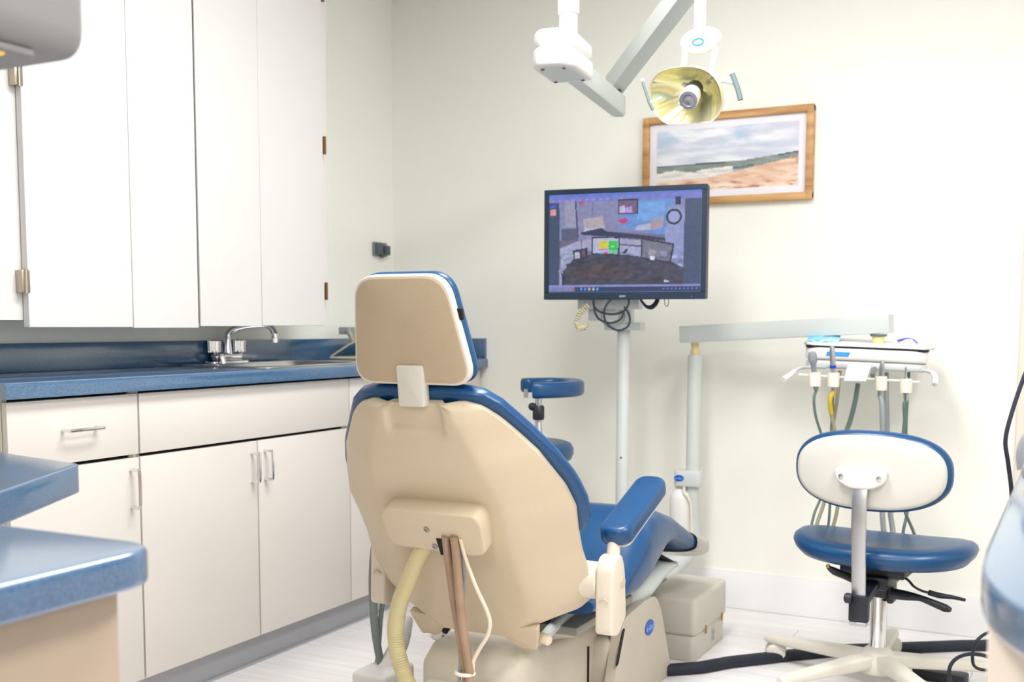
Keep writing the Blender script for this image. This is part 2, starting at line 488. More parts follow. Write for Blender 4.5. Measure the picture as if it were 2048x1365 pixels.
# wire stand at the end of the worktop
ws = empty('wire_stand', (-0.36, -0.42, 0.914), 'small slanted clear plastic and wire holder on worktop behind headrest', 'stand')
q = MB()
ya, yb_ = -0.60, -0.40
for yy in (-0.51, -0.30):
    pts = [(-0.24, yy, .922), (-0.40, yy, .922), (-0.405, yy, .93), (-0.33, yy, .972), (-0.31, yy, .985), (-0.33, yy, 1.03), (-0.36, yy, 1.035)]
    q.tube(pts, .004, 8, 3)
for p in [(-0.24, .922), (-0.40, .922), (-0.31, .985), (-0.36, 1.035)]:
    q.tube([(p[0], -0.51, p[1]), (p[0], -0.30, p[1])], .004, 8, 0)
q.build('frame', 'coil_beige', ws)
MB().prism(rr(0.235, 0.055, 0.008), frame((-0.325, -0.405, 1.008), (0, 1, 0), (-.5, 0, .86)), 0.01, 0.002).build('panel', 'clear_plastic', ws)
gb = MB()
for k in range(8):
    gb.box((-0.372, -0.515 + k * .027, 1.012), (-0.322, -0.503 + k * .027, 1.04), .003)
gb.build('grooved_top', 'cap_grey', ws)

# ================================================================== upper cabinets
UX = -0.16
up = empty('wall_cabinet', (-0.31, -1.49, 1.04), 'tall white wall cabinet with four flat doors above blue worktop', 'cabinet')
ua, ub = -2.162, -0.828
UZ0, UZ1 = 1.058, 2.47
c = MB()
c.box((-0.459, ua, UZ0), (UX - .022, ua + .018, UZ1)); c.box((-0.459, ub - .018, UZ0), (UX - .022, ub, UZ1))
c.box((-0.459, ua + .018, UZ0), (UX - .022, ub - .018, UZ0 + .018)); c.box((-0.459, ua + .018, UZ0 + .018), (-.452, ub - .018, UZ1))
c.box((UX - .04, ua + .018, UZ0 + .018), (UX - .022, ua + .095, UZ1)); c.box((UX - .04, ub - .06, UZ0 + .018), (UX - .022, ub - .018, UZ1))
c.build('body', 'cabinet_white', up)
MB().box((UX - .024, -1.4937, UZ0 - .005), (UX - .005, -1.4868, 2.44)).build('gap_shade', 'shadow_black', up)  # black strip standing in for the shade in the gap between door pairs
seams = [(-2.086, -1.748, 1.040, 1.0), (-1.7465, -1.494, 1.038, 1.0), (-1.4865, -1.2105, 1.043, 0), (-1.209, -0.882, 1.045, 0)]
doors = []
for i, (a, b_, z0, _) in enumerate(seams):
    doors.append(MB().box((UX - .02, a, z0), (UX, b_, 2.44), 0.0012, 1).build('door', 'cabinet_white', up))
def hinge(door, yy, z, m, w=.012):
    MB().box((UX - .024, yy - w, z - .028), (UX + .002, yy + w, z + .028), .002).lathe([(.0055, -.03), (.0055, .03)], (UX + .001, yy, z), n=12).build('hinge', m, door)
for py in (150, 563): hinge(doors[0], -2.092, X(48, py, UX).z, 'hinge_grey')
for py in (-12, 292, 583): hinge(doors[3], -0.874, X(652, py, UX).z, 'bronze', .008)

# little wall hook
p = Vector((XL, -0.107, X(758, 500, XL).z))
wh = empty('wall_hook', p, 'small dark grey plastic bracket fixed to the wall left of headrest', 'hook')
MB().box(p + Vector((0, -.05, -.028)), p + Vector((.012, .045, .03)), .004).build('plate', 'hose_grey', wh)
MB().box(p + Vector((.012, -.045, -.02)), p + Vector((.03, -.01, .026)), .005).box(p + Vector((.012, .004, -.022)), p + Vector((.034, .04, .018)), .006).box(p + Vector((.012, -.014, -.034)), p + Vector((.024, .008, -.01)), .004).build('clip', 'joint_grey', wh)

# ================================================================== counters close to the camera
def slab_top(name, outline, z, th, label, root=None):
    t = MB().prism(outline, frame((0, 0, z - th), (1, 0, 0), (0, 1, 0)), th, 0.006, 3)
    return t
nr = empty('counter_unit', (0.75, -3.4, 0), 'low blue-topped counter on a beige cabinet at the left edge, nearest the camera', 'counter')
out = rrect([(0.25, -4.3), (1.253, -4.3), (1.253, -3.06), (0.25, -3.06)], [.01, .03, .065, .01], 8)
slab_top('', out, 0.80, 0.041, '').build('countertop', 'laminate', nr)
MB().box((0.30, -4.25, 0.0), (1.215, -3.10, 0.758), 0.003).build('body', 'carcass_tan', nr)
fr_ = empty('counter_unit', (0.5, -3.0, 0), 'blue-topped counter with a slanted corner at the left edge, behind the nearest one', 'counter')
out = rrect([(-0.1, -3.05), (0.99, -3.05), (1.021, -3.0), (0.887, -2.86), (0.663, -2.818), (0.2, -2.74), (-0.1, -2.70)], [.01, .01, .01, .012, .02, .02, .01], 4)
slab_top('', rrect([(-0.05, -3.045), (0.837, -3.045), (0.583, -2.592), (0.303, -2.540), (-0.05, -2.475)], [.01, .01, .02, .02, .01], 4), 0.80, 0.051, '').build('countertop', 'laminate', fr_)
MB().box((-0.03, -3.035, 0.0), (0.22, -2.56, 0.748), 0.003).build('body', 'carcass', fr_)

# rounded counter at the right edge
rc = empty('counter_unit', (2.4, -2.4, 0), 'blue-topped counter with a rounded corner on a pale base at the right edge', 'counter')
out = [(2.95, -2.93), (2.95, -1.35), (2.075, -1.35), (2.0745, -2.66)]
for k in range(1, 13):
    a = math.pi + k / 12 * math.pi / 2 * 0.75
    out.append((2.225 + 0.15 * math.cos(a), -2.70 + 0.30 * math.sin(a)))
out.append((2.5, -2.99)); out.append((2.95, -3.0))
slab_top('', out[1:], 0.80, 0.044, '').build('countertop', 'laminate', rc)
MB().box((2.088, -2.80, 0), (2.93, -1.4, 0.755), 0.004).build('body', 'casing', rc)

# box-shaped grey cabinet above the near counter
hd = empty('overhead_cabinet', (0.8, -3.6, 1.359), 'grey rounded overhead cabinet with a yellow lamp below at the top left corner', 'cabinet')
sec = rrect([(0.45, 1.359), (1.10, 1.359), (1.10, 2.47), (0.45, 2.47)], [.02, .035, .0, .0], 5)
b = MB().prism(sec, frame((0, -3.015, 0), (1, 0, 0), (0, 0, 1)), 1.3, 0.02, 3)
b.build('body', 'hood_grey', hd)
MB().box((0.68, -4.2, 1.352), (1.082, -3.075, 1.3605), 0.003).build('lamp_rim', 'hood_grey', hd)
MB().box((0.72, -4.15, 1.349), (1.070, -3.105, 1.3545), 0.002).build('lamp_lens', 'lens_yellow', hd)

# small grey handle-shaped holder and the cable beside it
p = Z(2052, 990, 0.80); p.x = 2.135
gh = empty('desk_holder', (p.x, p.y, 0.80), 'light grey curved plastic holder on the rounded counter at the right edge', 'holder')
gx, gy = p.x, p.y
MB().tube([(gx - .035, gy, .842), (gx - .04, gy, .865), (gx - .03, gy, .89), (gx, gy, .905), (gx + .05, gy, .90), (gx + .07, gy, .875), (gx + .05, gy, .85)], [.02, .016, .014, .014, .014, .014, .016], 10, 4).box((gx - .045, gy - .05, .828), (gx + .1, gy + .05, .85), .006).build('cradle', 'cap_grey', gh)
MB().box((gx - .04, gy - .045, .80), (gx + .09, gy + .045, .828), .004).build('base', 'black_plastic', gh)
cabl = MB().tube([D(2075, 690, 2.2), D(2047, 757, 2.2), D(2024, 825, 2.2), D(2011, 880, 2.2), D(2016, 925, 2.2), D(2023, 985, 2.2), D(2024, 1060, 2.2), D(2024, 1300, 2.2)], .0042, 8, 6).build('hanging_cable', 'black_rubber')
tag(cabl, 'thin black cable hanging down past the rounded counter at right', 'cable')

# ================================================================== framed seascape on the back wall
pz0, pz1 = 1.492, 1.819
px0, px1 = Y(1286, 235, -.025).x, Y(1629, 210, -.025).x
pc = empty('framed_picture', ((px0 + px1) / 2, 0, pz0), 'oak framed seascape print with white mat on back wall behind the monitor', 'picture')
fw = 0.026
for a, b_, h0, h1 in ((px0, px1, pz1 - fw, pz1), (px0, px1, pz0, pz0 + fw)):
    MB().box((a, -.03, h0), (b_, -.002, h1), .004).build('frame_rail', 'wood_frame', pc)
for a, b_ in ((px0, px0 + fw), (px1 - fw, px1)):
    MB().box((a, -.0302, pz0), (b_, -.002, pz1), .004).build('frame_rail', 'wood_frame', pc)
MB().box((px0 + .02, -.014, pz0 + .02), (px1 - .02, -.008, pz1 - .02)).build('mat_board', 'mat_board', pc)
def fbm(x, y, s=1.0, o=4, seed=0.0):
    v = 0; a = .5
    for k in range(o):
        v += a * noise.noise(Vector((x * s * 2 ** k + seed, y * s * 2 ** k, seed * 1.7))); a *= .5
    return v
def mix(a, b, t): t = min(1, max(0, t)); return tuple(p * (1 - t) + q * t for p, q in zip(a, b))
def paint_grid(name, corner, ux, uy, w, h, nx, ny, fn, m, parent):
    vs = []; fs = []; cols = []
    for j in range(ny + 1):
        for i in range(nx + 1):
            u, v = i / nx, j / ny
            vs.append(Vector(corner) + Vector(ux) * (w * u) + Vector(uy) * (h * v)); cols.append(fn(u, v))
    for j in range(ny):
        for i in range(nx):
            a = j * (nx + 1) + i; fs.append((a, a + 1, a + nx + 2, a + nx + 1))
    me = bpy.data.meshes.new(name)
    org = ORG[parent.name]
    me.from_pydata([v - org for v in vs], [], fs)
    ca = me.color_attributes.new('paint', 'FLOAT_COLOR', 'POINT')
    ca.data.foreach_set('color', np.array([lin(c) for c in cols], dtype=np.float32).ravel())
    me.materials.append(m)
    o = bpy.data.objects.new(name, me); COL.objects.link(o); o.parent = parent; ORG[o.name] = org
    return o
def seascape(u, v):
    y = 1 - v                                            # 0 top
    hz = 0.57 - 0.015 * u - 0.09 * max(0, u - .62) / .38
    n1, n2, n3 = fbm(u * 5, v * 5, 1, 4, 3.1), fbm(u * 9, v * 22, 1, 4, 8.3), fbm(u * 4, v * 9, 1, 5, 21)
    if y < hz:
        c = mix((205, 210, 226), (240, 242, 246), .5 + 2.2 * n3)
        c = mix(c, (176, 200, 226), (n1 * 3.0 - .1) * (1 - y / hz))
        return mix(c, (216, 208, 226), max(0, u - .75) * 2.2 * (1 - y))
    beach = 0.84 - 0.10 * u + .015 * n1 * 4 if u < .38 else 0.80 - (u - .38) * 0.42
    beach += n2 * .03
    if y < hz + .02 + .012 * n2 and (u < .5 or u > .86): return mix((52, 76, 78), (90, 110, 108), .5 + n2)
    if y < beach:
        t = (y - hz) / max(.01, beach - hz)
        sea = mix((148, 160, 156), (126, 136, 130), .5 + 2 * n2)
        if u < .55 and t > .42 + .2 * n2 + .25 * max(0, u - .35): return mix((240, 236, 230), (206, 206, 204), .3 + n2 * 2)
        if .38 < u < .70 and t > .62: return mix((104, 116, 110), (176, 190, 210), .4 + n2 * 3)
        return sea
    c = mix((236, 206, 182), (222, 176, 150), .45 + 2.6 * n2)
    c = mix(c, (246, 226, 206), n3 * 3)
    return mix(c, (178, 116, 84), (n2 * 4 - .35) * (y - .75) * 5)
paint_grid('print', (px0 + .053, -.0145, pz0 + .052), (1, 0, 0), (0, 0, 1), px1 - px0 - .106, pz1 - pz0 - .104, 150, 76, seascape, attr_mat('print', 'paint', .55), pc)

# ================================================================== monitor on its pole
mp = D(1250, 485, 3.62)
ma = math.radians(7.3)
mx, my = Vector((math.cos(ma), math.sin(ma), 0)), Vector((0, 0, 1))
mn = mx.cross(my).normalized()                       # towards the viewer
C4 = [PL(1087.5, 599, mp, mn), PL(1412, 599, mp, mn), PL(1414, 368, mp, mn), PL(1088.5, 380, mp, mn)]
mw = ((C4[1] - C4[0]).dot(mx) + (C4[2] - C4[3]).dot(mx)) / 2
mh = (C4[2].z - C4[1].z + C4[3].z - C4[0].z) / 2
mc = sum(C4, Vector()) / 4
mo = empty('monitor', mc, 'black widescreen monitor on a pole showing a photo of an office desk', 'monitor')
MM = frame(mc, mx, my)
b = MB().prism(rr(mw, mh, .006), MM @ Matrix.Translation((0, 0, -.045)), .03, .006)
b.prism(rr(mw * .6, mh * .6, .03), MM @ Matrix.Translation((0, 0, -.06)), .02, .01)
b.build('back_shell', 'black_plastic', mo)
t_, bt = .017, .024
b = MB()
for lo, hi in (((-mw / 2, mh / 2 - t_), (mw / 2, mh / 2)), ((-mw / 2, -mh / 2), (mw / 2, -mh / 2 + bt)), ((-mw / 2, -mh / 2 + bt), (-mw / 2 + t_, mh / 2 - t_)), ((mw / 2 - t_, -mh / 2 + bt), (mw / 2, mh / 2 - t_))):
    b.box((lo[0], lo[1], -.016), (hi[0], hi[1], .0), .0015, 1, MM)
bz = b.build('bezel', 'bezel', mo)
text_mesh('acer', .013, MM @ Matrix.Translation((0, -mh / 2 + .011, .0004))).build('maker_mark', 'sticker', bz, smooth=False)
MB().ball(mc + mx * (mw / 2 - .045) + my * (-mh / 2 + .008) + mn * .0005, .0022, 8).build('power_light', mat('led', (30, 60, 255), .4, emit=(40, 80, 255), emit_s=1.2), bz)
def inpoly(x, y, P):
    r = False; j = len(P) - 1
    for i in range(len(P)):
        if (P[i][1] > y) != (P[j][1] > y) and x < (P[j][0] - P[i][0]) * (y - P[i][1]) / (P[j][1] - P[i][1]) + P[i][0]: r = not r
        j = i
    return r
SHAPES = [  # layered colour patches of the picture on the screen, in its own 1300 x 860 units
    ([(0, 0), (1300, 0), (1300, 70), (0, 70)], (116, 124, 200)), ([(0, 0), (1300, 0), (1300, 22), (0, 22)], (92, 120, 206)),
    ([(0, 70), (90, 70), (100, 800), (0, 800)], (58, 74, 104)), ([(1160, 70), (1300, 70), (1300, 800), (1150, 800)], (62, 78, 112)),
    ([(90, 70), (1160, 70), (1155, 660), (95, 680)], (128, 134, 176)),
    ([(640, 70), (1080, 70), (1060, 400), (640, 300)], (100, 142, 206)), ([(780, 90), (1000, 90), (980, 260), (760, 240)], (112, 160, 222)),
    ([(250, 70), (600, 70), (560, 380), (260, 420)], (132, 134, 174)), ([(380, 70), (388, 70), (382, 200), (376, 200)], (96, 100, 140)),
    ([(132, 60), (230, 60), (240, 290), (150, 280)], (150, 150, 178)), ([(226, 56), (236, 56), (262, 380), (250, 380)], (30, 34, 60)),
    ([(110, 300), (250, 300), (260, 420), (110, 420)], (84, 88, 116)), ([(95, 400), (420, 400), (420, 520), (95, 620)], (104, 104, 128)),
    ([(262, 66), (312, 66), (312, 96), (262, 96)], (160, 90, 150)),
    ([(300, 220), (470, 200), (490, 300), (310, 310)], (176, 164, 170)), ([(320, 300), (480, 300), (430, 345), (290, 345)], (176, 180, 206)),
    ([(880, 250), (985, 220), (980, 310), (870, 330)], (170, 146, 160)), ([(760, 290), (880, 270), (880, 330), (750, 330)], (168, 176, 206)),
    ([(430, 330), (1000, 370), (980, 430), (380, 380)], (110, 108, 140)), ([(280, 335), (460, 300), (500, 330), (1010, 400), (1000, 425), (480, 372), (280, 355)], (46, 52, 86)),
    ([(600, 60), (772, 60), (772, 190), (600, 190)], (26, 34, 66)), ([(608, 70), (762, 70), (762, 180), (608, 180)], (110, 90, 120)),
    ([(612, 120), (660, 110), (664, 178), (612, 178)], (186, 180, 214)), ([(672, 130), (720, 120), (724, 178), (672, 178)], (176, 150, 214)),
    ([(600, 240), (660, 215), (690, 240), (670, 270), (620, 262)], (186, 60, 130)),
    ([(1085, 50), (1130, 50), (1130, 120), (1082, 120)], (26, 36, 84)), ([(1020, 130), (1160, 130), (1155, 650), (1060, 640), (1000, 400)], (140, 148, 196)),
    ([(100, 470), (280, 400), (290, 560), (130, 650), (105, 640)], (158, 162, 196)), ([(290, 400), (380, 395), (380, 500), (290, 500)], (158, 158, 190)),
    ([(610, 395), (810, 420), (800, 540), (610, 510)], (160, 164, 196)), ([(612, 440), (810, 462), (808, 474), (612, 452)], (60, 64, 96)),
    ([(110, 700), (220, 560), (420, 520), (700, 540), (1050, 600), (1160, 660), (1150, 800), (140, 800)], (62, 62, 82)),
    ([(150, 700), (460, 600), (760, 680), (700, 740), (300, 740)], (74, 64, 74)), ([(90, 660), (130, 690), (140, 800), (92, 800)], (150, 156, 190)), ([(112, 690), (140, 700), (150, 800), (118, 800)], (40, 46, 70)),
    ([(375, 375), (620, 385), (620, 540), (375, 530)], (32, 38, 68)), ([(388, 388), (606, 394), (604, 530), (390, 520)], (176, 182, 216)),
    ([(440, 418), (520, 416), (520, 478), (440, 478)], (206, 198, 40)), ([(522, 416), (602, 416), (602, 492), (522, 492)], (40, 190, 80)),
    ([(440, 480), (520, 480), (520, 496), (440, 496)], (196, 120, 150)), ([(440, 510), (480, 510), (480, 524), (440, 524)], (60, 180, 220)), ([(482, 508), (520, 508), (520, 526), (482, 526)], (220, 60, 130)), ([(522, 496), (602, 496), (602, 526), (522, 526)], (110, 196, 160)),
    ([(545, 458), (575, 458), (575, 472), (545, 472)], (150, 230, 190)),
    ([(800, 395), (1080, 450), (1050, 620), (800, 570)], (30, 36, 64)), ([(812, 410), (1064, 462), (1038, 604), (812, 560)], (112, 116, 134)),
    ([(870, 490), (930, 510), (900, 590), (860, 560)], (150, 140, 160)), ([(880, 550), (920, 555), (910, 590), (880, 585)], (200, 206, 230)), ([(960, 510), (1020, 520), (1010, 560), (965, 550)], (150, 156, 196)),
    ([(212, 490), (340, 470), (344, 560), (218, 580)], (40, 46, 74)), ([(226, 510), (270, 502), (274, 560), (232, 566)], (180, 184, 210)), ([(290, 490), (320, 486), (322, 548), (296, 552)], (120, 70, 90)),
    ([(640, 520), (680, 480), (690, 500), (660, 530)], (30, 40, 70)), ([(150, 610), (350, 580), (360, 600), (160, 640)], (50, 50, 70)),
    ([(10, 95), (55, 88), (55, 112), (10, 118)], (60, 90, 230)), ([(8, 130), (58, 126), (58, 180), (8, 184)], (216, 150, 150)),
    ([(1000, 760), (1040, 765), (1038, 780), (1000, 775)], (190, 196, 220)),
    ([(0, 796), (1300, 796), (1300, 812), (0, 812)], (132, 136, 196)), ([(0, 812), (1300, 812), (1300, 860), (0, 860)], (32, 56, 100)), ([(0, 812), (230, 812), (230, 850), (0, 850)], (120, 128, 180)),
]
for k, c in enumerate([(200, 90, 80), (40, 60, 110), (70, 140, 230), (70, 140, 230), (190, 160, 120), (190, 190, 220), (60, 170, 220)]):
    x_ = 206 + k * 36; SHAPES.append(([(x_, 822), (x_ + 18, 822), (x_ + 18, 842), (x_, 842)], c))
for k in range(9):
    x_ = 985 + k * 34; SHAPES.append(([(x_, 824), (x_ + 16, 824), (x_ + 16, 838), (x_, 838)], (110, 124, 190)))
for k in range(11):
    x_ = 20 + k * 60; SHAPES.append(([(x_, 44), (x_ + 22, 44), (x_ + 22, 60), (x_, 60)], (146, 150, 208)))
def screen(u, v):
    x, y = u * 1300, (1 - v) * 860
    c = (120, 126, 176)
    for P, k in SHAPES:
        if inpoly(x, y, P): c = k
    d = math.hypot((x - 1072), (y - 222) * .98)
    if d < 66: c = (26, 32, 60)
    if d < 48: c = (150, 158, 206)
    n = fbm(u * 30, v * 30, 1, 3, 5)
    f = 1 + n * (.5 if 520 < y < 796 and 100 < x < 1150 else .16)
    return tuple(min(255, max(0, q * f)) for q in c)
paint_grid('screen', mc + mx * (-mw / 2 + t_) + my * (-mh / 2 + bt) - mn * .003, mx, my, mw - 2 * t_, mh - bt - t_, 230, 140, screen, attr_mat('screen', 'paint', .3, .82), mo)

# pole, bracket and plates carrying the monitor
pb = D(1247, 700, 3.85); pb.z = 0
mpole = empty('monitor_pole', pb, 'slim pale grey floor pole carrying the monitor behind the chair', 'pole')
MB().lathe([(.022, .012), (.022, 1.030), (.02, 1.033)], pb, n=24).build('pole', 'arm_grey', mpole)
MB().lathe([(.09, 0), (.09, .006), (.075, .012), (.03, .016)], pb, n=28).build('base_plate', 'arm_grey', mpole)
def bx(name, x0, y0_, x1, y1_, d, th, m, parent, bev=.003):
    """block whose near face spans the given picture corners at distance d, th deep, square to the room-turned axes"""
    a, b_ = PL(x0, y1_, D((x0 + x1) / 2, (y0_ + y1_) / 2, d), mn), PL(x1, y0_, D((x0 + x1) / 2, (y0_ + y1_) / 2, d), mn)
    w = abs((b_ - a).dot(mx)); h = abs((b_ - a).z); c = (a + b_) / 2
    M = frame(c, mx, my)
    return MB().box((-w / 2, -h / 2, -th), (w / 2, h / 2, 0), bev, 2, M).build(name, m, parent)
bx('neck_plate', 1208, 645, 1281, 661, 3.80, .07, 'arm_grey', mpole)
bx('tilt_block', 1176, 619, 1232, 642, 3.77, .07, 'plastic_grey', mpole)
bx('mount_block', 1155, 588, 1278, 619, 3.72, .06, 'plastic_grey', mpole)
bx('joint', 1232, 619, 1262, 646, 3.78, .05, 'arm_grey', mpole)
MB().box((-.05, -.10, -.10), (.05, .05, -.06), .004, 2, MM).box((-.03, -mh / 2 - .005, -.11), (.03, -.02, -.07), .004, 2, MM).build('screen_mount', 'plastic_grey', mpole)
MB().ball(X(1245, 918, pb.x - .001) * 0 + Vector((pb.x + .004, pb.y - .0215, D(1245, 918, 3.83).z)), .004, 8).build('screw', 'hose_teal', mpole)

cb = empty('monitor_cables', D(1225, 640, 3.66), 'loops of black cable hanging under the monitor', 'cable')
dd = 3.64
MB().tube([D(1187, 596, dd), D(1188, 612, dd), D(1200, 624, dd), D(1225, 629, dd), D(1248, 622, dd), D(1257, 608, dd), D(1257, 594, dd)], .0036, 8).build('strand', 'black_rubber', cb)
MB().tube([D(1188, 596, dd - .01), D(1189, 622, dd - .01), D(1200, 640, dd - .01), D(1222, 646, dd - .01), D(1242, 638, dd - .01), D(1247, 622, dd - .01)], .0036, 8).build('strand', 'black_rubber', cb)
MB().tube([D(1226, 596, dd), D(1212, 612, dd - .01), D(1208, 632, dd - .01), D(1216, 650, dd - .01), D(1235, 661, dd - .01), D(1254, 655, dd - .01), D(1260, 640, dd - .01), D(1256, 625, dd - .01), D(1249, 614, dd)], .0036, 8).build('strand', 'black_rubber', cb)
MB().tube([D(1212, 600, dd + .02), D(1202, 625, dd + .02), D(1210, 650, dd + .02), D(1228, 655, dd + .02), D(1246, 642, dd + .02), D(1250, 626, dd + .02)], .002, 6).build('thin_strand', 'hose_grey', cb)
MB().tube([D(1280, 598, 3.66), D(1291, 612, 3.66), D(1302, 615, 3.66), D(1311, 608, 3.66), D(1316, 598, 3.66)], [.003, .005, .008, .008, .007], 8).build('plug', 'black_rubber', cb)
MB().tube([D(1329, 597, 3.66), D(1330, 609, 3.66), D(1334, 613, 3.66), D(1337, 606, 3.66), D(1337, 597, 3.66)], .0014, 6).build('loop', 'hose_grey', cb)
coil = []
pts = [D(1176, 612, 3.7), D(1160, 626, 3.7), D(1152, 645, 3.7), D(1158, 658, 3.7), D(1170, 655, 3.7), D(1174, 645, 3.7)]
cpts = []
for i in range(len(pts) - 1):
    for k in range(8): cpts.append(pts[i].lerp(pts[i + 1], k / 8))
for i, p in enumerate(cpts):
    tt = (cpts[min(i + 1, len(cpts) - 1)] - cpts[max(0, i - 1)]).normalized(); a = tt.cross(mn).normalized()
    for k in range(4):
        an = 2 * math.pi * (i * .5 + k / 8)
        coil.append(p + a * .008 * math.cos(an) + mn * .008 * math.sin(an))
tag(MB().tube(coil, .0025, 6, 0).build('coiled_cord', 'coil_beige'), 'beige coiled cord hanging beside the pole under the monitor', 'cord')

# ================================================================== the dental chair
CXX = 0.91
REC = math.radians(27.5)
A0 = Vector((CXX, -1.98, .855))
DN = Vector((0, math.sin(REC), -math.cos(REC)))
NF = Vector((0, math.cos(REC), math.sin(REC)))
def C(u, s, off): return A0 + Vector((u, 0, 0)) + DN * s + NF * off
ch = empty('dental_chair', (CXX, -1.3, 0), 'blue upholstered dental chair with beige plastic shell seen from behind', 'dental chair')

# backrest shell
S_ = [-.034, -.028, -.016, .01, .05, .10, .19, .25, .315, .37, .46, .50, .535, .56, .580]
HW = [.118, .143, .160, .185, .212, .245, .281, .296, .289, .286, .293, .288, .25, .198, .150]
def rim(s): return interp(s, [-.05, .05, .2, .5, .62], [.0, .022, .045, .048, .03])
def bulge(s): return interp(s, [-.05, .0, .1, .3, .62], [.012, .04, .07, .085, .07])
def shell_off(s, t):
    a = abs(t)
    prof = 1 - ((a - .55) / .45) ** 1.3 if a > .55 else 1
    o = rim(s) - bulge(s) * prof
    u = t * interp(s, S_, HW)
    # recess for the neck bar at the top
    k = max(0, min(1, (.075 - abs(u + .0)) / .014)) * max(0, min(1, (.035 - s) / .018))
    return o + .014 * k * k * (3 - 2 * k)
nu, nv = 56, 60
vs = []
for j in range(nv + 1):
    v = j / nv; s = -.034 + .614 * v
    hw = interp(s, S_, HW)
    for i in range(nu + 1):
        t = -1 + 2 * i / nu
        vs.append((t, s, hw))
b = MB(); bm = b.bm
back = [bm.verts.new(C(t * hw, s, shell_off(s, t))) for t, s, hw in vs]
front = [bm.verts.new(C(t * (hw - .004), s, shell_off(s, t) + .016)) for t, s, hw in vs]
def q4(L, i, j): k = j * (nu + 1) + i; return L[k], L[k + 1], L[k + nu + 2], L[k + nu + 1]
for j in range(nv):
    for i in range(nu):
        bm.faces.new(q4(back, i, j)); bm.faces.new(q4(front, i, j)[::-1])
per = [i for i in range(nu + 1)] + [j * (nu + 1) + nu for j in range(1, nv + 1)] + [nv * (nu + 1) + i for i in range(nu - 1, -1, -1)] + [j * (nu + 1) for j in range(nv - 1, 0, -1)]
for k in range(len(per)):
    a, c = per[k], per[(k + 1) % len(per)]
    bm.faces.new((back[a], back[c], front[c], front[a]))
# the hooked lower edge
for sg in (-1, 1):
    pts = rrect([(-.058, .555), (.058, .545), (.050, .575), (.040, .616), (.020, .609), (.004, .616), (-.018, .602), (-.032, .588)], [.004, .004, .02, .012, .01, .01, .01, .01], 4)
    if sg < 0: pts = [(-p[0], p[1]) for p in pts]
    o_ = -.014
    b.prism([(p[0], p[1]) for p in pts], frame(C(sg * .115, 0, o_), (1, 0, 0), DN), -.018, .003)
b.build('backrest_shell', 'shell_tan', ch, 50)
MB().lathe([(.011, 0), (.013, .004), (.013, .028), (.008, .033)], C(.150, .600, .0), (1, 0, -.2), n=18).build('hinge_pin', 'hose_cream', ch)
MB().lathe([(.008, -.003), (.008, .012)], C(-.083, .592, -.0335), NF, n=14).build('hinge_hole', 'shadow_black', ch)

# backrest cushion
CS = [-.060, -.056, -.045, -.02, .02, .06, .11, .17, .24, .29, .33, .365, .40, .46, .53]
CW = [.093, .122, .156, .186, .213, .239, .271, .296, .313, .312, .287, .256, .235, .215, .20]
CT = [.010, .018, .024, .024, .024, .024, .024, .024, .024, .024, .024, .024, .025, .022, .015]
b = MB(); rings = []
ss = list(np.linspace(-.060, -.02, 9)) + list(np.linspace(-.01, .45, 34))
for s in ss:
    hw, th = interp(s, CS, CW), interp(s, CS, CT)
    mid = rim(s) + .008 + .025
    r = []
    for k in range(44):
        an = 2 * math.pi * k / 44; c, sn = math.cos(an), math.sin(an)
        uu = hw * math.copysign(abs(c) ** .42, c)
        ww = th * math.copysign(abs(sn) ** .62, sn)
        dish = -.012 * (1 - (uu / max(hw, .01)) ** 2)
        r.append(C(uu, s, mid + ww + (dish if sn > 0 else -dish * .0)))
    rings.append(r)
b.loft(rings); b.build('backrest_cushion', 'vinyl_blue', ch, 60)

# cover box on the back with tubes
b = MB()
out = rrect([(-.108, .198), (.122, .198), (.132, .222), (.124, .300), (.094, .308), (-.10, .302), (-.122, .285), (-.126, .222)], [.02, .025, .02, .025, .02, .015, .02, .02], 4)
Mb = frame(C(0, 0, -.022), (-1, 0, 0), DN)   # w points backwards
b.prism([(-u, s) for u, s in out], Mb, .058, .016, 4)
bx_ = b.build('cover_box', 'shell_tan', ch)
MB().box((-.072, .266, .02), (-.008, .312, .0588), 0, 1, Mb).build('tube_opening', 'shadow_black', bx_)
for u, s in ((-.010, .244), (-.001, .290)):
    p = C(u, s, -.0808)
    MB().lathe([(.007, 0), (.007, .0016), (.0035, .0018), (.003, .0004)], p, -NF, n=14).build('screw', 'screw', bx_)

# neck bar and headrest
MB().prism(rr(.064, .088, .005), frame(C(0, -.066, .020), (-1, 0, 0), (0, .12, -1)), .026, .004).build('neck_bar', 'box_beige', ch)
HT = math.radians(14)
HD = Vector((0, math.sin(HT), -math.cos(HT))); HN = Vector((0, math.cos(HT), math.sin(HT)))
HO = A0 - DN * .085 + NF * .012
hout = [(-.107, -.218), (.107, -.218), (.145, -.012), (.145, .012), (-.145, .012), (-.145, -.012)]
hout = rrect([(-.110, -.220), (.110, -.220), (.148, .014), (-.148, .014)], [.05, .05, .052, .052], 9)
Mh = frame(HO, (1, 0, 0), HD)                      # w = x cross down = backwards or forwards
sgn = 1 if Vector((1, 0, 0)).cross(HD).dot(HN) > 0 else -1
hr = MB().prism(hout, Mh, sgn * .020, .004, 3).build('headrest_shell', 'shell_light', ch)
ins = [(u * .955, (s + .103) * .95 - .103) for u, s in hout]
MB().prism(ins, Mh, -sgn * .0022, .0012, 2).build('back_panel', 'head_tan', hr)
big = [(u * 1.012, (s + .103) * 1.012 - .103) for u, s in hout]
MB().prism(big, Mh @ Matrix.Translation((0, 0, sgn * .0195)), sgn * .024, .010, 4).build('headrest_cushion', 'vinyl_blue', ch)
pk = HO + Vector((.1265, 0, 0)) + HD * (-.135) + HN * .0165
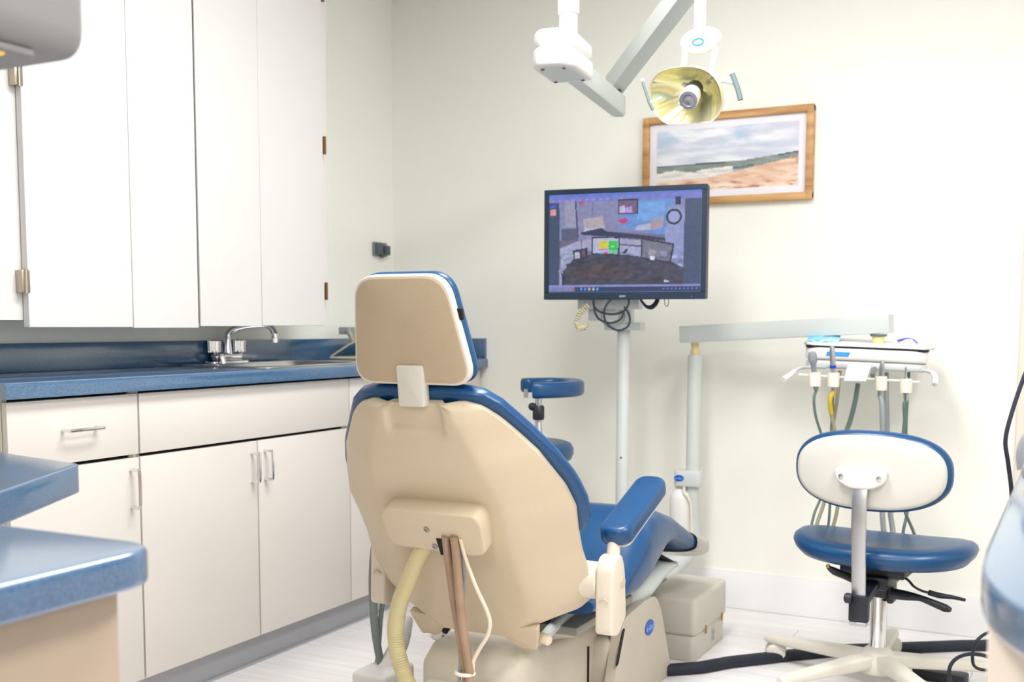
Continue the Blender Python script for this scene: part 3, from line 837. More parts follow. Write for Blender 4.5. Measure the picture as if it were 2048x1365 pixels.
MB().box((-.006, -.012, -.004), (.006, .012, .004), .001, 1, frame(pk, (1, 0, 0), HD)).build('headrest_catch', 'shadow_black', hr)

# seat and leg rest: one upholstered body lofted along its length
def prof(y):
    t = interp(y, [-1.72, -1.55, -1.43, -1.34, -1.26, -1.18, -1.09, -1.0, -.90, -.80, -.64, -.575, -.555], [.40, .405, .425, .485, .545, .565, .552, .522, .478, .432, .392, .366, .345])
    bt_ = interp(y, [-1.72, -1.55, -1.38, -1.30, -1.2, -1.12, -1.06, -.98, -.88, -.80, -.64, -.575, -.555], [.36, .352, .34, .33, .342, .378, .408, .418, .392, .362, .318, .318, .335])
    hw = interp(y, [-1.72, -1.6, -1.4, -1.25, -1.1, -1.0, -.9, -.75, -.63, -.575, -.555], [.22, .245, .262, .262, .25, .243, .240, .238, .225, .185, .10])
    return t, bt_, hw
def seat_rings(ys, grow=0.0):
    R_ = []
    for y in ys:
        t, bt_, hw = prof(y); hw += grow
        cz, hz = (t + bt_) / 2, (t - bt_) / 2 + grow
        r = []
        for k in range(40):
            an = 2 * math.pi * k / 40; c, sn = math.cos(an), math.sin(an)
            uu = hw * math.copysign(abs(c) ** .5, c)
            ww = hz * math.copysign(abs(sn) ** .6, sn)
            if sn > 0: ww -= .018 * (1 - min(1, abs(uu) / hw) ** 2) * interp(y, [-1.5, -1.2, -1.0], [1, .6, .4])
            r.append(Vector((CXX + uu, y, cz + ww)))
        R_.append(r)
    return R_
MB().loft(seat_rings(np.linspace(-1.60, -.76, 60))).build('seat_cushion', 'vinyl_blue', ch, 60)
b = MB(); ro = seat_rings(np.linspace(-.80, -.553, 22), .006)
b.loft(ro, caps=False); b.bm.faces.new([b.bm.verts.new(p) for p in ro[-1]])
b.build('foot_cover', 'foot_plastic', ch, 60)
# black seam and pale underside of the leg rest
b = MB(); rings = []
for y, z, th, hw in [(-.70, .306, .012, .15), (-.78, .318, .03, .18), (-.90, .325, .06, .19), (-1.02, .295, .09, .185), (-1.14, .262, .09, .16), (-1.25, .24, .08, .13)]:
    rings.append([Vector((CXX + u, y, z + w)) for u, w in ellipse(hw, th / 2, 28, 3.2)])
b.loft(rings).build('leg_support', 'plastic_grey', ch, 60)
MB().box((CXX - .16, -.93, .342), (CXX + .170, -.74, .352), .003, 2, Matrix.Translation((CXX, -.85, .35)) @ Matrix.Rotation(-.36, 4, 'X') @ Matrix.Translation((-CXX, .85, -.35))).build('leg_board', 'shadow_black', ch)

# armrests
for sg in (1, -1):
    aoff = .33 if sg > 0 else .275
    ax = CXX + sg * aoff
    hubz, huby = .472, -1.70
    rt = MB().lathe([(.046, 0), (.043, .012), (.042, .052), (.038, .055)], (ax - sg * .078, huby, hubz), (sg, 0, 0), n=28).build('arm_hub', 'shell_light', ch)
    # shoulder of the shell carrying the hub
    MB().tube([(CXX + sg * .19, -1.70, .46), (CXX + sg * (aoff - .09), -1.70, .468), (CXX + sg * (aoff - .065), -1.70, .472)], [.05, .047, .043], 24, 4).build('arm_shoulder', 'shell_tan', ch)
    out = rrect([(-1.742, .360), (-1.700, .350), (-1.652, .385), (-1.664, .50), (-1.682, .535), (-1.72, .535), (-1.738, .51)], [.012, .012, .014, .02, .012, .02, .02], 4)
    pod = MB().prism(out, frame((ax - .022, 0, 0), (0, 1, 0), (0, 0, 1)), .042, .006, 3).build('arm_pod', 'shell_light', ch)
    MB().lathe([(.013, 0), (.012, .003), (.004, .004)], (ax + (.020 if sg > 0 else -.022), -1.682, .47), (sg, 0, 0), n=16).build('pivot_cap', 'shell_tan', pod)
    MB().tube([(ax - .012, -1.743, .435), (ax, -1.744, .443), (ax + .012, -1.743, .435)], .002, 6).build('release_tab', 'shell_tan', pod)
    pdir = Vector((0, math.cos(math.radians(19)), math.sin(math.radians(19))))
    c0 = Vector((ax + .002, -1.565, .615))
    MB().tube([(ax, -1.690, .525), (ax, -1.684, .56), (ax + .002, -1.675, .592)], [.0155, .0145, .0155], 16, 3).build('arm_post', 'shell_light', ch)
    Ma = frame(c0, (sg, 0, 0) if sg > 0 else (1, 0, 0), pdir)
    MB().prism(rr(.056, .235, .027), Ma @ Matrix.Translation((0, -.005, -.031)), .014, .004).build('pad_plate', 'shell_light', ch)
    MB().prism(rr(.078, .285, .036, 8), Ma @ Matrix.Translation((0, 0, -.02)), .046, .014, 4).build('arm_pad', 'vinyl_blue', ch, 50)

# lift arm and base
b = MB(); rings = []
for y, z, h, hw in [(-1.12, .335, .07, .12), (-1.30, .305, .075, .12), (-1.45, .27, .085, .105), (-1.62, .235, .07, .09), (-1.68, .215, .05, .08)]:
    rings.append([Vector((CXX + .01 + u, y, z + w)) for u, w in rr(hw * 2, h, .02, 3)])
b.loft(rings).build('lift_arm', 'base_beige', ch)
MB().box((CXX - .19, -1.56, .29), (CXX + .185, -1.18, .312), .004).build('seat_plate', 'under_grey', ch)
for sg in (1, -1):
    MB().tube([(CXX + sg * .14, -1.66, .305), (CXX + sg * .12, -1.50, .318), (CXX + sg * .11, -1.36, .325)], [.012, .016, .016], 10, 3).build('hinge_arm', 'plastic_grey', ch)
b = MB(); rings = []
for y, z1, hw in [(-1.79, .215, .098), (-1.775, .255, .118), (-1.745, .276, .124), (-1.66, .284, .126), (-1.45, .262, .122), (-1.18, .235, .118)]:
    rings.append([Vector((CXX + u, y, z1 / 2 + w)) for u, w in rr(hw * 2, z1, .035, 4)])
b.loft(rings).build('base_housing', 'base_beige', ch, 50)
b = MB(); rings = []
for y, z1, hw in [(-1.80, .22, .106), (-1.76, .262, .131), (-1.72, .285, .134), (-1.60, .290, .134)]:
    rings.append([Vector((CXX + u, y, z1 / 2 + w)) for u, w in rr(hw * 2, z1, .035, 4)])
b.loft(rings).build('rear_cover', 'base_beige', ch, 50)
b = MB(); rings = []
for y, z1, hw in [(-1.955, .02, .085), (-1.945, .15, .10), (-1.92, .195, .106), (-1.86, .212, .108), (-1.775, .214, .108)]:
    rings.append([Vector((CXX + u, y, z1 / 2 + w)) for u, w in rr(hw * 2, z1, .03, 4)])
b.loft(rings).build('rear_foot', 'box_beige', ch, 50)
MB().box((.70, -1.30, .0), (1.075, -.88, .21), .02, 3).build('base_block', 'base_beige', ch)
MB().box((.66, -1.7, 0), (1.06, -.8, .02), .004).build('base_plate', 'under_grey', ch)
# side covers with badge and slot
for sg in (1, -1):
    out = rrect([(-.855, 0), (-.962, .225), (-1.005, .272), (-1.10, .278), (-1.262, .262), (-1.36, .0)], [.012, .03, .04, .03, .03, .004], 5)
    xx = 1.10 if sg > 0 else .72
    sc = MB().prism(out, frame((xx - .03, 0, 0), (0, 1, 0), (0, 0, 1)), .03, .008, 3).build('side_cover', 'base_beige', ch)
    if sg > 0:
        p, q_ = Vector((xx + .0005, -1.262, .238)), Vector((xx + .0005, -1.310, .148))
        dv = (p - q_).normalized()
        MB().prism(rr(.019, (p - q_).length, .009), frame((p + q_) / 2, Vector((0, 1, 0)), Vector((0, dv.y, dv.z))) , .0012).build('slot', 'shadow_black', sc)
        logo(sc, (xx + .0006, -1.062, .192), (0, 1, 0), (0, 0, 1), .034, .022)
        MB().box((1.03, -1.345, .0), (1.034, -1.338, .2)).build('cover_joint', 'shadow_black', sc)

# tubes on the back
yy = -1.885
def T(px, py, y=yy): return Y(px, py, y)
b0 = C(-.062, .285, -.06)
MB().tube([T(852, 1088), T(838, 1112), T(818, 1160), T(800, 1205), T(791, 1255), T(794, 1300), T(806, 1345), T(822, 1385, -1.89), T(850, 1450, -1.90), (.86, -1.92, .03)],
          [.0195, .0195, .0195, .0195, .0195, .0185, .0185, .0185, .0185, .0185], 18, 6).build('suction_hose', 'hose_ivory', ch)
MB().lathe([(.0155, -.02), (.0155, .012)], T(852, 1088), (T(838, 1112) - T(852, 1088)), n=18).build('hose_fitting', 'shell_light', ch)
rg = MB()
prevp = [T(791, 1255), T(794, 1300), T(806, 1345), T(822, 1385, -1.89)]
for i in range(3):
    for k in range(9):
        p = prevp[i].lerp(prevp[i + 1], k / 9); d_ = prevp[i + 1] - prevp[i]
        rg.lathe([(.0187, -.002), (.0196, 0), (.0187, .002)], p, d_, n=16)
rg.build('hose_ribs', 'hose_ivory', ch)
y2_ = -1.895
MB().tube([T(891, 1073, -1.932), T(896, 1115, -1.915), T(906, 1190, y2_), T(917, 1260, y2_), T(928, 1330, y2_), T(932, 1365, y2_), (.955, y2_ - .02, .12), (.95, y2_ - .06, .01)], .0092, 12).build('supply_tube', 'hose_brown', ch)
MB().tube([T(908, 1073, -1.934), T(913, 1115, -1.922), T(919, 1190, -1.912), T(926, 1260, -1.905), T(937, 1330, -1.905), T(938, 1365, -1.905), (.975, -1.93, .12), (.97, -1.97, .01)], .0098, 12).build('supply_tube', 'hose_brown', ch)
MB().tube([T(921, 1078, -1.928), T(927, 1140, -1.893), T(927, 1190, -1.893), T(922, 1260, -1.897), T(920, 1330, -1.897), (.952, -1.91, .1)], .0042, 8).build('thin_tube', 'hose_lightgrey', ch)
MB().tube([T(921, 1078, -1.931), T(932, 1120, -1.91), T(952, 1175, -1.90), T(972, 1218, -1.90), T(980, 1246, -1.90), T(975, 1272, -1.90), T(958, 1300, -1.90), T(946, 1325, -1.90), T(944, 1350, -1.90), (.98, -1.93, .1)], .0046, 10).build('white_cord', 'hose_cream', ch)
pt = T(930, 1347, -1.90)
b = MB(); rings = []
for i in range(24):
    a = 2 * math.pi * i / 24; c = pt + Vector((math.cos(a) * .021, math.sin(a) * .017, 0))
    o = Vector((math.cos(a), math.sin(a), 0))
    rings.append([c + o * .004 * math.cos(2 * math.pi * k / 8) + Vector((0, 0, .0045 * math.sin(2 * math.pi * k / 8))) for k in range(8)])
b.loft(rings, closed=True).build('tie_ring', 'ivory', ch)

# hoses and suction stand at the far left of the chair
hy = -1.52
gs = MB().tube([Y(768, 1060, hy), Y(752, 1085, hy), Y(746, 1140, hy), Y(746, 1200, hy), Y(750, 1260, hy), Y(757, 1305, hy), Y(762, 1330, hy)], [.010, .011, .0115, .0115, .011, .011, .01], 12).build('instrument_hose', 'hose_grey', ch)
MB().tube([Y(775, 1150, hy + .02), Y(768, 1190, hy + .02), Y(762, 1230, hy + .02), Y(759, 1270, hy + .02), Y(756, 1310, hy + .02), Y(752, 1350, hy + .02)], .007, 10).build('instrument_hose', 'hose_grey', ch)
MB().tube([Y(790, 1150, hy + .1), Y(803, 1210, hy + .1), Y(806, 1250, hy + .1), Y(800, 1290, hy + .1)], .008, 10).build('instrument_hose', 'hose_lightgrey', ch)
p0_ = Y(770, 1345, hy); p1_ = Y(800, 1285, hy + .06)
MB().tube([p0_, p1_, Y(812, 1240, hy + .12)], [.026, .026, .02], 16, 3).build('suction_canister', 'plastic_white', ch)
MB().box((p0_.x - .05, hy - .09, 0), (p0_.x + .06, hy + .06, p0_.z + .02), .012, 3).build('suction_foot', 'plastic_white', ch)

# ================================================================== floor box at the foot of the chair
fbx = empty('junction_box', (1.05, -.565, 0), 'beige two-part floor junction box beside the foot of the dental chair', 'box')
xa, xb, ya_, yb_ = .955, 1.135, -.735, -.40
MB().prism(rr(xb - xa - .012, yb_ - ya_ - .012, .02), frame(((xa + xb) / 2, (ya_ + yb_) / 2, 0), (1, 0, 0), (0, 1, 0)), .082, .003).build('lower_shell', 'box_beige', fbx)
lid = MB().prism(rr(xb - xa, yb_ - ya_, .022), frame(((xa + xb) / 2, (ya_ + yb_) / 2, .080), (1, 0, 0), (0, 1, 0)), .122, .014, 4).build('lid', 'box_beige', fbx)
for yq in (-.635, -.46):
    MB().box((xb - .001, yq - .005, .072), (xb + .004, yq + .005, .098), .001).build('clip', 'brass', fbx)
st = MB().box((xb - .0065, -.555, .022), (xb - .0045, -.52, .066)).build('rating_label', 'sticker', fbx)
for k in range(6):
    MB().box((xb - .0046, -.55, .027 + k * .006), (xb - .0042, -.525 - (k % 3) * .004, .0295 + k * .006)).build('print_line', 'sticker_ink', st)

# black floor cable cover
def Zp(px, py): return Z(px, py, 0.018)
b = MB(); rings = []
pts = [Zp(1330, 1340), Zp(1400, 1335), Zp(1460, 1324), Zp(1530, 1316), Zp(1600, 1308), Zp(1680, 1300), Zp(1760, 1297), Zp(1840, 1294), Zp(1920, 1291), Zp(2000, 1290), Zp(2120, 1289)]
for i, p in enumerate(pts):
    t = (pts[min(i + 1, len(pts) - 1)] - pts[max(i - 1, 0)]); t.z = 0; t.normalize(); n_ = Vector((-t.y, t.x, 0))
    rings.append([Vector((p.x, p.y, 0)) + n_ * u + Vector((0, 0, .017 + w)) for u, w in ellipse(.021, .0165, 14, 2.6)])
fc = b.loft(rings).build('floor_hose', 'black_rubber')
tag(fc, 'thick black hose lying on the floor from chair base to the right counter', 'hose')

# ================================================================== stools
def stool_base(t, hub, ang, L=.33, col_top=.33, m='base_cream', cm='base_cream', leg_h=.075):
    hub = Vector(hub)
    MB().lathe([(.05, .045), (.056, .055), (.056, .085), (.045, .105), (.03, .118), (.024, .12)], (hub.x, hub.y, 0), n=28).build('base_hub', m, t)
    for k in range(5):
        a = math.radians(ang + 72 * k); d = Vector((math.cos(a), math.sin(a), 0)); n_ = Vector((-d.y, d.x, 0))
        rings = []
        for s, w, h, z in [(.02, .056, .042, .082), (.10, .050, .038, .081), (.2, .044, .033, .077), (L - .03, .038, .028, .072), (L - .006, .034, .026, .0705), (L + .008, .022, .018, .07)]:
            rings.append([Vector((hub.x, hub.y, z)) + d * s + n_ * u + Vector((0, 0, v)) for u, v in rr(w, h, .011, 3)])
        MB().loft(rings).build('leg', m, t, 50)
        c = Vector((hub.x, hub.y, .03)) + d * (L - .012)
        a2 = a + [.6, 1.2, 2.2, .3, 2.7][k]; ax = Vector((math.cos(a2), math.sin(a2), 0)); fw_ = Vector((-ax.y, ax.x, 0)) * .012
        cb_ = MB()
        for s in (-1, 1):
            cb_.lathe([(.020, 0), (.027, .002), (.03, .007), (.03, .015), (.026, .019), (.014, .020)], c + fw_ + ax * s * .0055, ax * s, n=24)
        cb_.lathe([(.008, -.006), (.008, .006)], c + fw_, ax, n=12)
        w_ = cb_.build('caster', cm, t, 50)
        MB().box((-.0045, -.02, -.01), (.0045, .034, .031), .003, 2, frame(c + fw_, ax, fw_)).tube([c + Vector((0, 0, .026)), c + Vector((0, 0, .042))], .007, 10, 0).build('fork', cm, w_)
    MB().lathe([(.0235, .115), (.0235, col_top - .02), (.021, col_top)], (hub.x, hub.y, 0), n=28).build('gas_column', 'chrome', t)

hub = Z(1755, 1303, .105)
sa = math.radians(-5)
SR, SF = Vector((math.cos(sa), math.sin(sa), 0)), Vector((-math.sin(sa), math.cos(sa), 0))
UPV = Vector((0, 0, 1))
stl = empty('operator_stool', (hub.x, hub.y, 0), 'wheeled blue stool with oval white-backed backrest on a cream five-star base', 'stool')
sc_ = D(1767, 1099, 3.16)
sz = sc_.z
stool_base(stl, hub, 19, .362, sz - .075)
# seat
b = MB(); rings = []
for sx, sy, z in [(.02, .02, -.034), (.75, .72, -.033), (.90, .88, -.028), (.975, .965, -.016), (1, 1, 0), (.985, .98, .013), (.94, .93, .024), (.86, .85, .030), (.6, .6, .027), (.3, .3, .022), (.02, .02, .020)]:
    r = []
    for u, v in ellipse(.253 * sx, .185 * sy, 56, 2.35):
        lift = .020 * (abs(u) / .25) ** 3 * (1 if z > -.02 else .6)
        nose = -.010 * max(0, v / .18) ** 2
        r.append(sc_ + SR * u + SF * v + UPV * (z + lift + nose))
    rings.append(r)
b.loft(rings).build('seat', 'vinyl_blue', stl, 70)
# mechanism
mc_ = Vector((hub.x, hub.y, sz - .055))
Ms = frame(mc_, SR, SF)
MB().box((-.09, -.10, -.012), (.09, .12, .02), .006, 2, Ms).box((-.045, -.12, -.045), (.05, .06, -.006), .01, 2, Ms).build('mechanism', 'black_plastic', stl)
MB().box((-.026, -.04, -.085), (.03, .035, -.04), .008, 2, Ms).box((.026, -.03, -.10), (.045, .02, -.035), .006, 2, Ms).build('column_collar', 'black_plastic', stl)
# backrest
bc = D(1735.5, 946, 2.96)
BN = (-SF * .985 + UPV * -.06).normalized()            # faces the viewer (rear of the back)
BU = (UPV - BN * UPV.dot(BN)).normalized(); BR = BU.cross(BN).normalized()
def oval(a, b_, w, p=2.5, n=60, curve=.55):
    return [bc + BR * u + BU * v - BN * (w + curve * u * u) for u, v in ellipse(a, b_, n, p)]
cush = MB().loft([oval(.02, .01, .002), oval(.17, .08, .002), oval(.197, .099, .004), oval(.2075, .1085, .012), oval(.2105, .1115, .026), oval(.205, .107, .040), oval(.17, .085, .052), oval(.08, .04, .056), oval(.01, .005, .056)])
cush.build('backrest_cushion', 'vinyl_blue', stl, 70)
MB().loft([oval(.02, .01, -.012), oval(.10, .05, -.012), oval(.186, .089, -.011), oval(.194, .0965, -.008), oval(.198, .1005, -.001), oval(.1985, .101, .006), oval(.19, .09, .010), oval(.02, .01, .010)]).build('backrest_shell', 'stool_shell', stl, 70)
Mk = frame(bc + BU * -.012 + BR * -.012 + BN * .010, BR, BU)
br = MB().prism(rrect([(-.07, .028), (.07, .028), (.066, -.008), (.03, -.030), (-.03, -.030), (-.066, -.008)], [.014, .014, .014, .02, .02, .014], 4), Mk, .024, .007, 3).build('back_bracket', 'plastic_white', stl)
for u in (-.05, .05):
    MB().lathe([(.007, 0), (.007, .0025), (.004, .003)], Mk @ Vector((u, .004, .024)), BN, n=14).build('screw', 'steel', br)
top_ = Mk @ Vector((0, -.022, .012)); bot = D(1717, 1200, 2.98)
b = MB(); rings = []
for p, w in [(top_, .040), (top_.lerp(bot, .12) + BN * .012, .040), (top_.lerp(bot, .4) + BN * .012, .040), (top_.lerp(bot, .75) + BN * .004, .038), (bot, .038)]:
    rings.append([p + SR * u + SF * v for u, v in rr(w, .009, .003, 2)])
b.loft(rings).build('back_post', 'satin_metal', stl)
sl = D(1718, 1217, 2.98)
MB().box((-.026, -.012, -.038), (.026, .016, .036), .005, 2, frame(sl, SR, SF)).build('post_sleeve', 'black_plastic', stl)
MB().box((-.022, -.012, -.048), (.022, .006, -.037), .001, 1, frame(sl, SR, SF)).build('post_tip', 'satin_metal', stl)
e0 = sl + UPV * .02; e1 = mc_ + UPV * -.01
b = MB(); rings = []
for t in (0, .3, .7, 1):
    p = e0.lerp(e1, t); rings.append([p + SR * u + UPV * v for u, v in rr(.05, .026, .006, 2)])
b.loft(rings).build('back_arm', 'black_plastic', stl)
kn = D(1695, 1197, 2.97)
MB().lathe([(.012, 0), (.014, .004), (.014, .016), (.010, .02)], kn + SR * .012, -SR, n=18).build('knob', 'black_plastic', stl)
l1 = MB().tube([D(1795, 1150, 3.1), D(1815, 1160, 3.07), D(1828, 1174, 3.05), D(1845, 1183, 3.04), D(1862, 1187, 3.03)], .0035, 8).tube([D(1858, 1186, 3.03), D(1880, 1192, 3.03), D(1908, 1196, 3.02), D(1930, 1201, 3.02)], [.008, .008, .0055, .0045], 10)
l1.build('tilt_lever', 'black_plastic', stl)
l2 = MB().tube([D(1785, 1188, 3.12), D(1812, 1192, 3.09), D(1840, 1197, 3.06), D(1866, 1207, 3.04), D(1890, 1217, 3.03), D(1902, 1221, 3.02)], [.016, .014, .009, .010, .0115, .006], 12)
l2.build('height_lever', 'black_plastic', stl)
MB().tube([D(1655, 1134, 3.1), D(1668, 1143, 3.1), D(1690, 1152, 3.1), D(1712, 1162, 3.1)], [.005, .011, .011, .012], 10, 3).build('back_lever', 'black_plastic', stl)
MB().ball(D(1656, 1133, 3.098), .0062, 10).build('lever_tip', 'brass', stl)

# the assistant's stool behind the dental chair
ac = D(1036, 903, 3.70)
ast = empty('assistant_stool', (ac.x, ac.y, 0), 'blue assistant stool with curved padded arm, mostly hidden behind the dental chair', 'stool')
stool_base(ast, (ac.x, ac.y, 0), 4, .28, ac.z - .03)
b = MB(); rings = []
for s, z in [(.02, -.035), (.85, -.034), (.96, -.025), (1, -.005), (1, .012), (.95, .028), (.85, .034), (.02, .030)]:
    rings.append([ac + Vector((u, v, z)) for u, v in ellipse(.185 * s, .185 * s, 44, 2.1)])
b.loft(rings).build('seat', 'vinyl_blue', ast, 70)
# curved torso pad open on the left: two limbs joined on the right side
path = [D(1046, 774, 3.80), D(1075, 771, 3.83), D(1110, 774, 3.84), D(1140, 778, 3.80), D(1153, 779, 3.70), D(1147, 780, 3.60), D(1115, 780, 3.53), D(1080, 781, 3.50), D(1066, 782, 3.50)]
zc = path[0].z
for p in path: p.z = 0.842
sm = []
for i in range(len(path) - 1):
    p0, p1, p2, p3 = path[max(i - 1, 0)], path[i], path[i + 1], path[min(i + 2, len(path) - 1)]
    for k in range(6):
        t = k / 6; sm.append(0.5 * ((2 * p1) + (p2 - p0) * t + (2 * p0 - 5 * p1 + 4 * p2 - p3) * t * t + (3 * p1 - p0 - 3 * p2 + p3) * t ** 3))
sm.append(path[-1])
b = MB(); rings = []
for i, p in enumerate(sm):
    t = (sm[min(i + 1, len(sm) - 1)] - sm[max(i - 1, 0)]).normalized(); n_ = Vector((-t.y, t.x, 0))
    e = min(i, len(sm) - 1 - i); k = [.6, .9, 1][min(e, 2)]
    rings.append([p + n_ * u + UPV * v for u, v in rr(.05 * k, .050 * (.7 + .3 * k), .014, 4)])
b.loft(rings).build('torso_pad', 'vinyl_blue', ast, 60)
p = D(1077, 806, 3.51)
MB().lathe([(.011, 0), (.011, .09)], (p.x, p.y, .735), n=18).tube([(p.x, p.y, .74), (p.x, p.y, .60), (ac.x, ac.y + .02, ac.z - .05)], .011, 12, 4).build('pad_post', 'satin_metal', ast)
MB().lathe([(.017, 0), (.019, .006), (.019, .04), (.015, .046)], (p.x, p.y, .748), n=20).ball((p.x - .018, p.y - .008, .79), .013, 12).build('clamp_knob', 'black_plastic', ast)
p = D(1052, 790, 3.79)
MB().lathe([(.008, 0), (.008, .03)], (p.x, p.y, .80), n=14).build('pad_peg', 'satin_metal', ast)

# ================================================================== delivery unit: post, arm, instrument head
pp = D(1387, 880, 3.95)
du = empty('delivery_unit', (pp.x, pp.y, 0), 'pale grey dental delivery unit with post, swing arm and white instrument head', 'dental unit')
zt_, zb_ = D(1390, 710, 3.95).z, .335
MB().lathe([(.022, zb_), (.0255, zb_ + .01), (.0255, zt_ - .006), (.023, zt_)], (pp.x, pp.y, 0), n=28).build('post', 'arm_grey', du)
MB().tube([(pp.x, pp.y, zb_ + .02), (pp.x, pp.y, .27), (pp.x - .01, pp.y - .05, .225), (pp.x - .02, pp.y - .16, .20), (pp.x - .03, pp.y - .26, .17)], [.026, .03, .034, .036, .036], 16).build('swing_bracket', 'plastic_grey', du)
za = D(1390, 686, 3.95).z
MB().lathe([(.0165, zt_ - .01), (.0165, zt_ + .015), (.0125, zt_ + .025), (.0155, za)], (pp.x, pp.y, 0), n=22).build('arm_pin', 'cream_post', du)
a0, a1 = D(1366, 669.5, 3.93), D(1783, 648, 3.52)
ad = (a1 - a0); L_ = ad.length; ad.normalize()
side = ad.cross(UPV).normalized(); upa = side.cross(ad)
b = MB(); rings = []
for s in (0, L_):
    rings.append([a0 + ad * s + side * u + upa * v for u, v in rr(.06, .059, .005, 2)])
b.loft(rings).build('swing_arm', 'arm_grey', du)
hc = D(1731, 716, 3.5)
hc_r = (D(1847, 716, 3.5) - D(1615, 716, 3.5)).length / 2 * 1.03
MH = frame(hc, mx, my) @ Matrix.Rotation(math.radians(-2.0), 4, 'Z')       # x right, y up, z to the viewer
pe = D(1757, 670, 3.54)
MB().lathe([(.026, -.002), (.026, .004), (.021, .006)], (pe.x, pe.y, pe.z), (0, 0, -1), n=22).build('arm_cap', 'hose_teal', du)
MB().lathe([(.019, 0), (.019, .03)], (pe.x, pe.y, pe.z - .032), n=22).build('head_pin', 'cream_post', du)
MV = MH @ Matrix.Rotation(math.radians(-90), 4, 'X')                       # u right, v backwards, w up
hw_ = hc_r
b = MB().prism(rr(hw_ * 2, .24, .05, 7), MV @ Matrix.Translation((0, .12, -.012)), .042, .010, 3)
hb = b.build('head_body', 'plastic_white', du)
MB().prism(rr(hw_ * 1.97, .235, .05, 7), MV @ Matrix.Translation((0, .122, -.040)), .027, .010, 3).build('head_lower_shell', 'plastic_grey', du)
Ml = MH @ Matrix.Translation((-.085, .0075, .0002))
lb = MB().prism([(-.036, -.007), (.032, -.007), (.038, .007), (-.034, .007)], Ml, .0012).build('name_strip', 'logo_cyan', du)
s_b = MB()
for k in range(8):
    x_ = -.027 + k * .0072
    s_b.tube([Ml @ Vector((x_, -.004, .0014)), Ml @ Vector((x_ + .002, .0035, .0014)), Ml @ Vector((x_ + .0045, -.003, .0014))], .0006, 5, 2)
s_b.build('lettering', 'logo_text', lb)
# grab handles at both ends
for pts in ([D(1650, 735, 3.53), D(1622, 735, 3.49), D(1600, 737, 3.46), D(1588, 744, 3.43), D(1578, 752, 3.40), D(1567, 759, 3.38)], [D(1810, 740, 3.53), D(1838, 740, 3.48), D(1856, 743, 3.44), D(1866, 747, 3.42), D(1871, 757, 3.40), D(1869, 770, 3.38)]):
    MB().tube(pts, .006, 10).build('grab_handle', 'plastic_grey', du)
    MB().tube(pts[-3:], .0085, 12, 4).build('handle_grip', 'plastic_white', du)
# holder bar, holders and keypad
bl, brt = D(1597, 750, 3.44), D(1838, 765, 3.44)
MB().tube([bl, brt], .0045, 10, 0).build('holder_bar', 'plastic_white', du)
for px_ in (1695, 1745):
    MB().tube([D(px_, 752, 3.46), D(px_ + 4, 738, 3.50)], .008, 8, 0).build('bar_bracket', 'hose_grey', du)
Mk = frame(D(1714, 749, 3.40), mx, (0, .55, .83))
MB().prism(rrect([(-.030, .034), (.040, .034), (.030, -.032), (-.036, -.032)], .007, 4), Mk, .014, .005, 3).build('keypad', 'plastic_white', du)
def holder(px, py):
    c = D(px, py, 3.425); b = MB(); rings = []
    n = 26
    prof_ = [(.0105, -.02), (.0175, -.022), (.0185, -.012), (.0185, .012), (.0175, .022), (.0105, .02)]
    for k in range(n):
        a = math.radians(-70 + 320 * k / (n - 1)) + math.radians(-90 + 20 + 20)
        d = mx * math.cos(a) + mn * math.sin(a)
        rings.append([c + d * r + UPV * z for r, z in prof_])
    b.loft(rings).build('instrument_holder', 'ivory', du, 50)
    return c
HOLD = [(1630, 759), (1667, 760), (1762, 767), (1812, 772)]
cs = [holder(*h) for h in HOLD]
MB().tube([D(1716, 768, 3.41), D(1711, 800, 3.43), D(1701, 840, 3.45), D(1690, 872, 3.46), D(1684, 905, 3.47), D(1690, 930, 3.5)], .0075, 10).build('keypad_cord', 'hose_teal', du)

# handpieces hanging in the holders, each with its own hose
def handpiece(c, top_px, prof_, label, hose, hm, hr_, bands=(), m='satin_metal', bm_=None):
    """prof_: (radius, height above the holder centre) from the bottom up"""
    t = empty('handpiece', c + UPV * prof_[0][1], label, 'handpiece', 'handpieces on the delivery head')
    ax = (D(*top_px, 3.40) - c); ax.normalize()
    MB().lathe(prof_, c, ax, n=20).build('body', m, t)
    for h, r, mm in bands:
        MB().lathe([(r, h - .005), (r + .0012, h - .004), (r + .0012, h + .004), (r, h + .005)], c, ax, n=20).build('colour_ring', mm, t)
    pts = [c + ax * prof_[0][1]] + hose
    MB().tube(pts, hr_, 10).build('hose', hm, t)
    return t, ax
dH = 3.47
t, ax = handpiece(cs[0], (1624, 705), [(.006, -.036), (.008, -.03), (.008, .02), (.0085, .05), (.0125, .056), (.0135, .066), (.0135, .078), (.010, .088), (.004, .09)], 'grey air syringe with a knobbed top, leftmost on the delivery head',
    [D(1628, 800, 3.43), D(1632, 835, 3.44), D(1646, 880, 3.45), D(1657, 930, dH), D(1660, 1000, dH), D(1655, 1060, dH), D(1640, 1090, dH + .02), D(1622, 1072, dH + .04), D(1628, 1030, dH + .06), D(1645, 985, dH + .08), D(1660, 900, dH + .09), D(1668, 740, dH + .09)], 'hose_teal', .0042, m='cap_grey')
t, ax = handpiece(cs[1], (1664, 692), [(.008, -.038), (.009, -.03), (.008, .0), (.0075, .03), (.0085, .045), (.0085, .095), (.006, .105)], 'slim metal handpiece with blue ring and yellow hose, second from left on delivery head',
    [D(1660, 800, 3.43), D(1663, 830, 3.44), D(1672, 875, 3.45), D(1680, 940, dH), D(1676, 1010, dH), D(1664, 1060, dH), D(1650, 1080, dH + .02), D(1632, 1060, dH + .04), D(1650, 1000, dH + .06), D(1660, 940, dH + .08), D(1665, 860, dH + .09), D(1674, 800, dH + .09), D(1680, 742, dH + .09)], 'hose_olive', .0058, bands=[(.042, .0088, 'ring_blue')])
